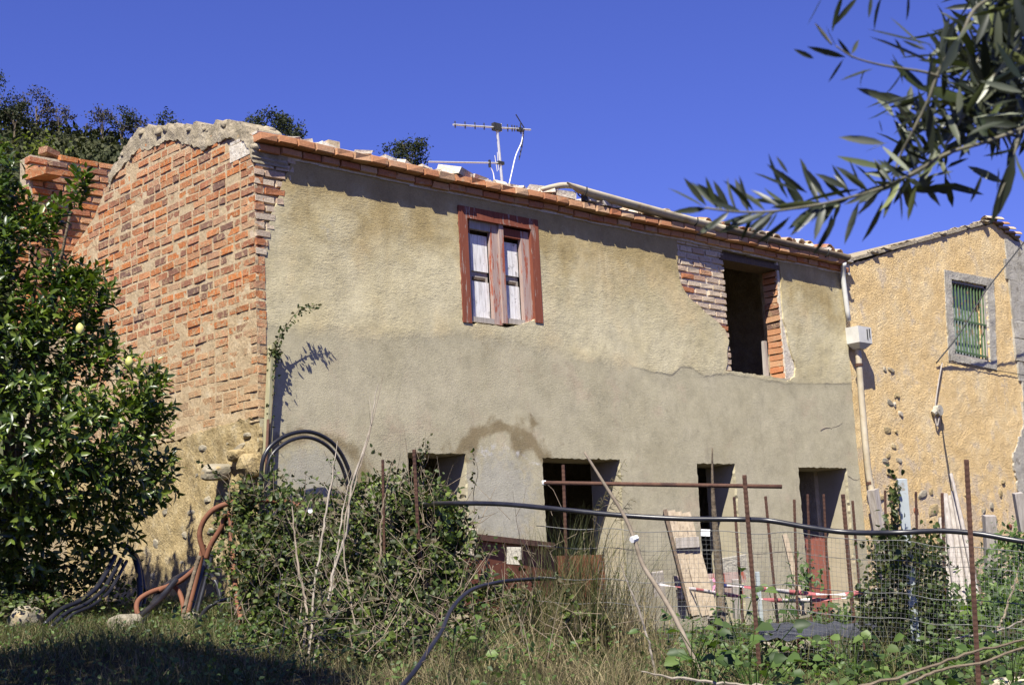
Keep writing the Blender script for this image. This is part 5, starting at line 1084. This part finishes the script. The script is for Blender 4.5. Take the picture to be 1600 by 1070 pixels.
while k < 150:
    S_, r_ = STEMS[int(rng.choice([0, 0, 4, 4, 4, 5, 5, 5, 6, 6, 6, 6, 7, 1]))]; P = catmull(S_, 5); i = rng.integers(4, len(P)); px, py, v = P[i]
    if px < 1380 or (px < 1425 and rng.uniform() < .7): continue
    an_ = rng.uniform(0, 6.28); ln = rng.uniform(45, 92); dx, dy = math.cos(an_)*ln, math.sin(an_)*ln
    if px+dx < 1400 and rng.uniform() < .75: continue
    if py+dy > 300 or (px+dx > 1480 and py+dy > 262): continue
    oleaf(px, py, px+dx, py+dy, v+rng.uniform(-.06, .1), rng.uniform(-.05, .05)); k += 1

n = 0; OP, OD, ON, OL = [], [], [], []
while n < 420:
    px, py = rng.uniform(1395, 1640), rng.uniform(-40, 300)
    if px < 1470 and (py < 130 or py > 290): continue
    if px < 1520 and py < 40: continue
    if px > 1480 and py > 215: continue
    if px < 1470 and rng.uniform() < .35: continue
    a = rng.uniform(0, 6.28); p = fv(px, py, rng.uniform(1.92, 2.2)); OP.append(p); OD.append(RGT*math.cos(a)+UPV*math.sin(a)+FWD*rng.normal(0, .5)); ON.append(-FWD+rng.normal(0, .8, 3)); OL.append(rng.uniform(.038, .066)); n += 1
OP, OD, ON, OL = map(np.array, (OP, OD, ON, OL)); tag(leaf_obj('foliage', leaf_geo(OP, OD, ON, OL, OL*.20, T_OVAL, .1), MT['olive_leaf'], ot), kind='stuff')
# --- hillside: scrub as one mass, skyline trees singly -----------------------------
n = 52000; ii = rng.uniform(-250, 900, n); tt = rng.uniform(.15, 1.03, n)**.75; P = np.array([hill_pt(a, t) for a, t in zip(ii, tt)])
hgt = np.array([.5+.5*mnoise.noise(Vector((p[0]*.35, p[1]*.35, 0))) for p in P]); keep = rng.uniform(0, 1, n) < .25+hgt
P = P[keep]; hgt = hgt[keep]; n = len(P); P[:, 2] += hgt*1.6*rng.uniform(.1, 1, n)
tag(leaf_obj('hillside_scrub', leaf_geo(P, rand_dirs(n)+[0, 0, .5], rand_dirs(n), rng.uniform(.22, .5, n), rng.uniform(.14, .3, n), T_DIA, .1), MT['scrub'], None, P.mean(0)), kind='stuff')
def far_tree(px, pyb, pyt, wpx, v, mat, label, nl=1500, group=None, dens=.28):
    b0 = fv(px, pyb, v); b0 = b0-np.array([0, 0, .8]); H = (pyb-pyt)/FPX*v; Wd = wpx/FPX*v
    t_ = thing('hill_tree', b0, label, 'tree', group); q = MB(); q.tube(catmull([b0-[0, 0, .8], b0+[.02*H, 0, .45*H], b0+[0, 0, H*.95]], 5), np.linspace(.07*H*.5+.03, .015, 11), 6)
    for i in range(7):
        z0 = rng.uniform(.3, .7)*H; e = b0+np.array([rng.uniform(-.45, .45)*Wd*RH[0], rng.uniform(-.45, .45)*Wd*RH[1], rng.uniform(.6, 1.0)*H+.6]); q.tube(catmull([b0+[0, 0, z0], (b0+[0, 0, z0]+e)/2+[0, 0, .1], e], 3), np.linspace(.035, .01, 7), 4)
    q.build('trunk', MT['bark'], t_, True)
    P = []; ncl = 26
    for i in range(ncl):
        a = rng.uniform(0, 6.28); rr = rng.uniform(.2, 1)**.6; c = b0+np.array([RH[0], RH[1], 0])*math.cos(a)*rr*Wd*.46+np.array([FH[0], FH[1], 0])*rng.uniform(-1, 1)*Wd*.4+np.array([0, 0, .8+H*(.60+.38*math.sin(a)*rr)])
        m_ = nl//ncl; P.append(c+rng.normal(0, 1, (m_, 3))*np.array([Wd, Wd, H])*.085)
    P = np.vstack(P); tag(leaf_obj('crown', leaf_geo(P, rand_dirs(len(P)), rand_dirs(len(P)), rng.uniform(.1, .24, len(P)), rng.uniform(.06, .14, len(P)), T_DIA, .1), MT[mat], t_), kind='stuff')
far_tree(-6, 200, 112, 50, 90, 'far_tree', 'dark tall tree on the hill, farthest left at the picture edge', 900)
far_tree(56, 205, 142, 62, 92, 'far_tree_grey', 'lacy grey brown tree, tallest on the left skyline', 800)
far_tree(92, 208, 165, 44, 92, 'far_tree_grey', 'low grey tree adjoining the tallest lacy tree on the skyline', 500)
far_tree(22, 200, 160, 60, 90, 'far_tree', 'dark bushy tree left of the tallest lacy tree', 1200)
far_tree(160, 218, 170, 50, 92, 'far_tree_grey', 'thin grey tree with forked top above the ruined wall', 600)
far_tree(190, 218, 168, 46, 92, 'far_tree', 'upright dark tree right of the forked grey tree above the ruined wall', 700)
far_tree(215, 225, 180, 36, 92, 'far_tree_grey', 'small grey tree at the foot of the skyline beside the brick gable', 450)
far_tree(263, 240, 178, 44, 94, 'far_tree', 'little green tree peeping over the broken gable top', 800)
far_tree(395, 240, 180, 40, 88, 'far_tree', 'dark oak crown rising just behind the left end of the brick eaves', 1200)
far_tree(430, 250, 178, 70, 86, 'far_tree', 'broad dark oak crown behind the eaves, largest of the pair there', 2200)
far_tree(464, 255, 192, 34, 88, 'far_tree', 'small oak crown at the right flank of the broad one behind the eaves', 700)
far_tree(640, 272, 216, 72, 86, 'far_tree', 'round lacy tree crown above the roof left of the antenna', 1900)
# flowering bush on the hill
c = hill_pt(65, .80); n = 260; P = c+rng.normal(0, 1, (n, 3))*[.6, .6, .5]+[0, 0, 1.2]
MT['broom'] = leafmat('broom_flower', [(.10, .13, .02), (.17, .19, .03)], .6, .2, .3)
tag(leaf_obj('broom_bush', leaf_geo(P, rand_dirs(n), rand_dirs(n), .3, .2, T_DIA), MT['broom'], None, c), 'yellow green bush standing out on the dark hillside', 'bush')

# --- brambles on the bank ------------------------------------------------------------
BL = [(395, 830, 11.4, .30, .45), (425, 800, 11.2, .30, .34), (400, 880, 11.0, .36, .40), (460, 830, 11.0, .32, .32), (455, 890, 10.7, .40, .40), (500, 860, 10.7, .32, .38), (520, 815, 10.8, .20, .22), (545, 850, 10.5, .32, .30), (580, 800, 10.6, .26, .22), (620, 790, 10.5, .28, .24), (660, 785, 10.4, .24, .22), (640, 830, 10.3, .40, .30), (690, 820, 10.2, .26, .28), (575, 880, 10.2, .40, .40), (640, 890, 10.0, .45, .40), (700, 870, 10.0, .32, .34), (540, 920, 9.9, .30, .22), (610, 930, 9.6, .30, .20), (690, 915, 9.6, .26, .2), (420, 930, 10.6, .30, .30), (480, 940, 10.2, .26, .22), (560, 965, 9.3, .30, .20), (640, 975, 9.0, .28, .16), (500, 985, 9.4, .26, .16), (710, 960, 9.1, .22, .16), (390, 975, 10.2, .24, .18), (440, 1000, 9.6, .24, .16), (650, 775, 10.4, .10, .16), (715, 840, 10.1, .08, .12), (745, 935, 9.7, .26, .17), (820, 955, 9.2, .26, .13), (770, 905, 9.9, .10, .10), (700, 1000, 8.6, .24, .12), (600, 1010, 8.6, .26, .12), (900, 985, 8.7, .2, .1)]
gs = []; tw = MB()
for (px, py, v, rx, rz_) in BL:
    c = fv(px, py, v); n = int(1800*rx*rz_/.12); d = rand_dirs(n); rr = rng.uniform(.35, 1.12, n); P = c+d*rr[:, None]*np.array([rx, rx, rz_])
    P += np.array([[mnoise.noise(Vector(p*3)), mnoise.noise(Vector(p*3+np.array([9., 1, 1]))), mnoise.noise(Vector(p*3+np.array([1., 9, 1])))] for p in P])*.12
    m_ = np.array([mnoise.noise(Vector(p*5.5)) for p in P]) > -.02; P = P[m_]; d = d[m_]; n = len(P); L = rng.uniform(.024, .058, n)
    gs.append(leaf_geo(P, d*.5+rand_dirs(n)*.8+[0, 0, -.1], rand_dirs(n)*.7+[-.2, -.5, .8], L, L*.72, T_OVAL, .12))
    for i in range(int(26*rx/.3)):
        a = c+rand_dirs(1)[0]*np.array([rx, rx, rz_])*.6; e = a+rng.normal(0, .14, 3)+[0, 0, rng.uniform(-.02, .22)]; tw.tube([a, (a+e)/2+rng.normal(0, .025, 3), e], [.004, .003, .0012], 3, False)
sprays = []
for i in range(46):
    px, py, v, rx, rz_ = BL[rng.integers(len(BL))]; c = fv(px, py, v)+rng.normal(0, .6, 3)*np.array([rx, rx, 0])+[0, 0, rz_*.75]; e = c+np.array([rng.normal(0, .14), rng.normal(0, .14), rng.uniform(.12, .34)]); P = catmull([c-[0, 0, .15], c, (c+e)/2+rng.normal(0, .02, 3), e], 4); tw.tube(P, np.linspace(.004, .0012, len(P)), 3, False)
    m_ = 16; t = rng.uniform(.1, 1, m_); Q = c[None]+(e-c)[None]*t[:, None]; L = rng.uniform(.02, .042, m_); gs.append(leaf_geo(Q, rand_dirs(m_)+[0, 0, .2], rand_dirs(m_)+[-.3, -.6, .6], L, L*.7, T_OVAL, .1))
tag(leaf_obj('bramble_thicket', join_geo(gs), MT['bramble'], None, fv(600, 930, 10)), kind='stuff')
for i in range(110):
    px, py = rng.uniform(385, 960), rng.uniform(800, 1040); a = fv(px, py, np.interp(py, [840, 1050], [10.4, 7.2])-rng.uniform(.1, .5)); e = a+norm(rng.normal(0, 1, 3)*np.array([.7, .7, .5])+[0, 0, .9])*rng.uniform(.12, .45); tw.tube([a, (a+e)/2+rng.normal(0, .04, 3), e], [.0025, .002, .0008], 3, False)
tag(tw.build('bramble_stems', MT['dry_stem'], None, True, fv(600, 930, 10)), kind='stuff')
U_ = []
for (px, py, v, sx, sy_, nn) in ((30, 915, 12.3, 45, 16, 900), (110, 905, 12.6, 40, 16, 600), (-10, 945, 11.6, 40, 10, 500), (170, 915, 12.8, 30, 14, 350), (80, 940, 11.9, 50, 8, 400), (250, 965, 11.6, 30, 10, 250), (330, 985, 11.0, 40, 14, 500)):
    for i in range(nn): U_.append(fv(px+rng.normal(0, sx), py+rng.normal(0, sy_), v+rng.normal(0, .3)))
U_ = np.array(U_); gz_ = np.array([ground_z(a, b_) for a, b_, c_ in U_]); U_ = U_[U_[:, 2] > gz_]; n = len(U_); L = rng.uniform(.025, .06, n)
tag(leaf_obj('undergrowth', leaf_geo(U_, rand_dirs(n)+[0, 0, .2], rand_dirs(n)*.7+[-.2, -.4, .8], L, L*.6, T_OVAL, .15), MT['bramble'], None, U_.mean(0)), kind='stuff')
# white bindweed flower
q = MB(); c = fv(485, 797, 10.4)
for i in range(9): a, b_ = i*.7, (i+1)*.7; q.add([c, c+np.array([RGT[0]*math.cos(a), RGT[1]*math.cos(a), math.sin(a)])*.018-FWD*.012, c+np.array([RGT[0]*math.cos(b_), RGT[1]*math.cos(b_), math.sin(b_)])*.018-FWD*.012], [(0, 1, 2)])
tag(q.build('bindweed_flower', MT['white_plastic'], None, False, c), 'single white bindweed flower among the bramble leaves', 'flower')
# vine on the wooden post
vs = MB(); gs = []
V1 = catmull([fy(420, 700, -.1), fy(428, 600, -.1), fy(433, 540, -.1), fy(446, 512, -.14), fy(462, 490, -.17), fy(480, 480, -.19), fy(498, 476, -.20)], 6); vs.tube(V1, np.linspace(.006, .002, len(V1)), 4)
vl = []
for i in range(130):
    t = rng.uniform(0, 1)**.8; j = int(t*(len(V1)-1)); 
    if .55 < t < .80 and rng.uniform() < .65: continue
    vl.append(V1[j]+rng.normal(0, .018, 3))
for i in range(70): vl.append(fy(434+rng.normal(0, 4), 548+rng.normal(0, 8), -.11)+rng.normal(0, .025, 3))
for i in range(18): vl.append(fy(472+rng.normal(0, 3), 484+rng.normal(0, 3), -.18)+rng.normal(0, .02, 3))
vl = np.array(vl); n = len(vl); vt = thing('vine', fy(420, 700, -.2), 'thin vine climbing the slim wooden post and arching over the plaster', 'vine'); vs.build('stem', MT['bark'], vt, True); L = rng.uniform(.025, .055, n); leaf_obj('foliage', leaf_geo(vl, rand_dirs(n)+[0, 0, -.3], rand_dirs(n)+[-.3, -.6, .3], L, L*.6), MT['ivy'], vt)
# ivy on the pale post
iv = thing('ivy', fv(1425, 1000, 8.9), 'ivy climbing up and around the pale blue grey post', 'ivy'); P = []
for (px, py, sx, sy_, n) in ((1397, 768, 5, 16, 60), (1396, 815, 7, 22, 120), (1410, 850, 22, 10, 300), (1398, 868, 24, 18, 300), (1402, 885, 20, 22, 330), (1400, 930, 24, 25, 440), (1398, 970, 22, 20, 420), (1455, 880, 14, 22, 260), (1450, 930, 16, 26, 380), (1460, 970, 24, 18, 380), (1365, 950, 16, 24, 260)):
    for i in range(n): P.append(fv(px+rng.normal(0, sx), py+rng.normal(0, sy_), (8.85 if px < 1412 else 9.4)+rng.normal(.05, .14)))
P = np.array(P); n = len(P); L = rng.uniform(.022, .046, n); tag(leaf_obj('foliage', leaf_geo(P, rand_dirs(n)+[0, 0, -.4], rand_dirs(n)+[-.4, -.6, .5], L, L*.8), MT['ivy'], iv), kind='stuff')
q = MB()
for i in range(10): a = fv(1400+rng.normal(0, 10), 1000, 9.0); e = fv(1398+rng.normal(0, 8), 780+rng.uniform(0, 120), 8.95); q.tube(catmull([a, (a+e)/2+rng.normal(0, .03, 3), e], 4), .005, 3)
q.build('stem', MT['bark'], iv, True)
# dry grass, green grass, weeds ----------------------------------------------------------
def scatter(n, u0, u1, v0, v1, fn=None):
    u = rng.uniform(u0, u1, n); v = rng.uniform(v0, v1, n)
    if fn is not None: k_ = rng.uniform(0, 1, n) < fn(u, v); u, v = u[k_], v[k_]
    q = CAM[:2]+FH*v[:, None]+RH*u[:, None]; z = np.array([ground_z(a, b)+.05*fbm(a, b, 0, 1.3) for a, b in q]); return np.c_[q, z], u, v
def clump(P, s=1.7, a=.5): return np.array([.5+a*mnoise.noise(Vector((p[0]*s, p[1]*s, 0))) for p in P])
gs = []
P, u, v = scatter(25000, -2.4, 1.8, 5.8, 10.6, lambda u, v: np.clip(1.15-np.abs(u-.1)/2.6, 0, 1)); H = rng.uniform(.08, .34, len(P))*clump(P, 1.5, .9)*sstep(5.0, 7.2, v)*(1+.7*np.exp(-((u-.3)/.7)**2)); gs.append(blades(P, H, rng.uniform(.003, .0065, len(P)), rng.normal(0, .75, (len(P), 2)), .8))
P, u, v = scatter(7000, -5.5, -2.0, 7, 14.5); gs.append(blades(P, rng.uniform(.03, .14, len(P)), rng.uniform(.003, .006, len(P)), rng.normal(0, .9, (len(P), 2)), .8, 3))
tag(leaf_obj('dry_grass', join_geo(gs), MT['straw'], None, uvw(0, 8, -.3)), kind='stuff')
P, u, v = scatter(5200, -2.3, 1.7, 6, 10.6); H = rng.uniform(.10, .38, len(P))*clump(P, 1.9, 1.0)*sstep(5.0, 7.2, v); g1_ = blades(P, H, rng.uniform(.003, .007, len(P)), rng.normal(0, .5, (len(P), 2)), .6)
P, u, v = scatter(34000, -5.5, -1.4, 6.3, 14.5); H = rng.uniform(.03, .17, len(P))*(.4+clump(P, 1.3, 1.0)); g2_ = blades(P, H, rng.uniform(.003, .007, len(P)), rng.normal(0, .7, (len(P), 2)), .5, 2)
P, u, v = scatter(8000, 1.0, 11, 6.3, 18); H = rng.uniform(.08, .30, len(P))*clump(P, 1.9, 1.0)*sstep(5.2, 7.2, v); g3_ = blades(P, H, rng.uniform(.003, .008, len(P)), rng.normal(0, .5, (len(P), 2)), .5)
tag(leaf_obj('green_grass', join_geo([g1_, g2_, g3_]), MT['grass'], None, uvw(0, 9, -.3)), kind='stuff')
def tuft(name, px, py, v, sx, sd, n, h0, h1, lean, mat, label, wd=(.004, .008)):
    c = fv(px, py, v); g = ground_z(c[0], c[1]); P = np.c_[c[0]+rng.normal(0, sx, n), c[1]+rng.normal(0, sd, n), np.full(n, g)]; H = rng.uniform(h0, h1, n); tag(leaf_obj(name, blades(P, H, rng.uniform(*wd, n), rng.normal(0, lean, (n, 2))+np.array([RH[0], RH[1]])*.12, .6, 4), MT[mat], None, (c[0], c[1], g)), label, 'grass')
tuft('grass_tuft', 905, 1000, 9.1, .17, .17, 620, .45, 1.05, .26, 'grass', 'tall green grass tuft growing in front of the widest doorway')
tuft('grass_tuft', 945, 1000, 8.9, .22, .2, 420, .3, .75, .42, 'straw', 'dry arching grass tuft at the right of the tall green tuft')
tuft('grass_tuft', 872, 1000, 9.2, .20, .2, 420, .25, .60, .40, 'straw', 'dry grass tuft at the left of the tall green tuft')
tuft('grass_tuft', 790, 1000, 9.6, .20, .2, 90, .2, .55, .25, 'grass', 'thin grass tuft growing before the rusty sheet')
tuft('grass_tuft', 835, 1075, 6.4, .018, .018, 26, .22, .42, .18, 'grass', 'small blue green blade tuft at the bottom edge by the pale stone', (.01, .018))
tuft('grass_tuft', 1355, 1040, 8.0, .25, .2, 160, .2, .5, .3, 'grass', 'loose grass tuft among the weeds below the ivy')
# feathery seed heads
q = MB(); c0 = fv(930, 900, 8.9)
for (a, b_, c_, d_) in ((915, 900, 975, 720), (918, 900, 955, 748), (925, 900, 970, 762), (905, 900, 938, 775), (935, 900, 985, 780)):
    P = catmull([fv(a, b_, 8.9), fv((a*1.3+c_*.7)/2, (b_+d_)/2-12, 8.9), fv(c_, d_, 8.85)], 7); q.tube(P, np.linspace(.0035, .0012, len(P)), 3)
    for i in range(26): j = rng.integers(len(P)//2+2, len(P)); q.tube([P[j], P[j]+np.array([RH[0], RH[1], 0])*rng.uniform(.01, .05)+[0, 0, rng.uniform(-.04, .02)]], .0012, 3, False)
tag(q.build('oat_grass', MT['straw'], None, False, c0), 'feathery dry oat stems nodding in the widest doorway', 'grass')
# weeds on the right
P, u, v = scatter(8200, .75, 6.3, 6.0, 10.6, lambda u, v: np.clip(.35+.65*sstep(.7, 1.5, u), 0, 1)); h = rng.uniform(0, 1, len(P))**.7; top = .44*clump(P, 1.3, .9)*np.interp(v, [5.5, 7.5, 9, 11], [.5, .85, .9, .55]); P[:, 2] += h*top; n = len(P); L = rng.uniform(.030, .075, n)*(.7+.5*(rng.uniform(0, 1, n) < .25))
w1 = leaf_geo(P, rand_dirs(n)*np.array([1, 1, .35])+[0, 0, .1], rand_dirs(n)*.45+[-.35, -.4, .8], L, L*rng.uniform(.6, .95, n), T_OVAL, .18)
P, u, v = scatter(13000, .9, 11, 5.9, 18); P[:, 2] += rng.uniform(.0, .20, len(P))*clump(P, 2.2, 1.2); n = len(P); L = rng.uniform(.018, .035, n); w2 = leaf_geo(P, rand_dirs(n)+[0, 0, .2], rand_dirs(n)*.5+[-.3, -.3, .8], L, L*.7, T_OVAL, .1)
P, u, v = scatter(7000, -5.5, -1.4, 7, 14.5); P[:, 2] += rng.uniform(.0, .09, len(P)); n = len(P); L = rng.uniform(.014, .036, n); w3 = leaf_geo(P, rand_dirs(n)+[0, 0, .1], rand_dirs(n)*.5+[-.3, -.3, .8], L, L*.7, T_OVAL, .1)
P, u, v = scatter(4300, -2.2, 1.2, 6.2, 10); P[:, 2] += rng.uniform(.0, .28, len(P))*clump(P, 1.7, 1.2); n = len(P); L = rng.uniform(.016, .04, n); w4 = leaf_geo(P, rand_dirs(n)+[0, 0, .1], rand_dirs(n)*.5+[-.3, -.3, .8], L, L*.7, T_OVAL, .1)
tag(leaf_obj('weeds', join_geo([w1, w2, w3, w4]), MT['weed'], None, uvw(2, 8, -.3)), kind='stuff')
# broad leaved plants that stand out
def plant(px, py, v, n, L0, L1, h, label, spread=.12, mat='weed'):
    c = fv(px, py, v); g = ground_z(c[0], c[1]); t_ = thing('weed_plant', (c[0], c[1], g), label, 'plant'); q = MB(); H = max(c[2]-g, .08)
    for i in range(n):
        p = np.array([c[0]+rng.normal(0, spread), c[1]+rng.normal(0, spread), c[2]+rng.normal(0, h)]); q.tube([(c[0], c[1], g), ((c[0]*.6+p[0]*.4), (c[1]*.6+p[1]*.4), g+(p[2]-g)*.6), p], .003, 3, False)
        L = rng.uniform(L0, L1)*.8; d = norm(np.array([p[0]-c[0], p[1]-c[1], .02])+rng.normal(0, .03, 3)); leaf_part(WMS[rng.integers(3)], t_, p, d, norm(np.array([-.35, -.45, .8])+rng.normal(0, .3, 3)), L)
    q.build('stem', MT[mat], t_)
WMS = [leaf_template('leaf', T_OVAL, w, b, MT['weed']) for w, b in ((.85, .2), (.7, .3), (.95, .1))]
for a in ((1075, 985, 7.6, 9, .07, .12, .05, 'broad leaved weed at the foot of the long diagonal stick'), (1105, 1010, 7.4, 10, .07, .13, .06, 'broad leaved weed in the corner under the leaning panel'), (1165, 1015, 7.3, 12, .08, .14, .05, 'largest round leaved weed below the tall ribbed stake'), (1180, 1040, 7.0, 9, .07, .12, .04, 'low round leaved weed nearest the bottom below the tall stake'), (1145, 925, 9.3, 7, .07, .12, .08, 'blue green weed growing behind the tape below the dead sapling'), (1215, 925, 9.8, 6, .07, .11, .06, 'weed growing over the rubble heap'), (1258, 955, 9.6, 7, .08, .13, .08, 'leafy plant in front of the rightmost doorway'), (1330, 1010, 7.8, 10, .06, .10, .05, 'pale green weed under the black sheeting'), (1372, 1025, 7.3, 9, .07, .11, .04, 'heart leaved weed left of the post foot'), (1455, 1015, 7.4, 10, .06, .10, .05, 'leafy weed right of the post foot'), (1570, 945, 9.5, 7, .10, .18, .09, 'long leaved plant behind the mesh near the right edge'), (1575, 1000, 7.6, 8, .07, .12, .04, 'dark leaved plant over the pale flat slab'), (705, 1000, 7.9, 9, .05, .09, .06, 'bright green sapling in the middle of the bank'), (740, 985, 8.0, 8, .05, .08, .06, 'yellow green sapling right of the bright one on the bank')):
    plant(*a)
P = []; 
for (px, py, sx, sy_, v, n) in ((1500, 930, 40, 22, 11.5, 700), (1580, 900, 30, 30, 11, 800), (1560, 950, 40, 18, 10.2, 700), (1590, 850, 16, 16, 11.5, 260), (1480, 955, 40, 18, 10, 500), (1330, 965, 40, 12, 10.2, 300), (1260, 905, 14, 16, 10.3, 120)):
    for i in range(n): P.append(fv(px+rng.normal(0, sx), py+rng.normal(0, sy_), v+rng.normal(0, .3)))
P = np.array(P); n = len(P); L = rng.uniform(.03, .07, n); tag(leaf_obj('garden_plants', leaf_geo(P, rand_dirs(n)+[0, 0, .3], rand_dirs(n)*.6+[-.3, -.4, .7], L, L*.5), MT['weed'], None, P.mean(0)), kind='stuff')
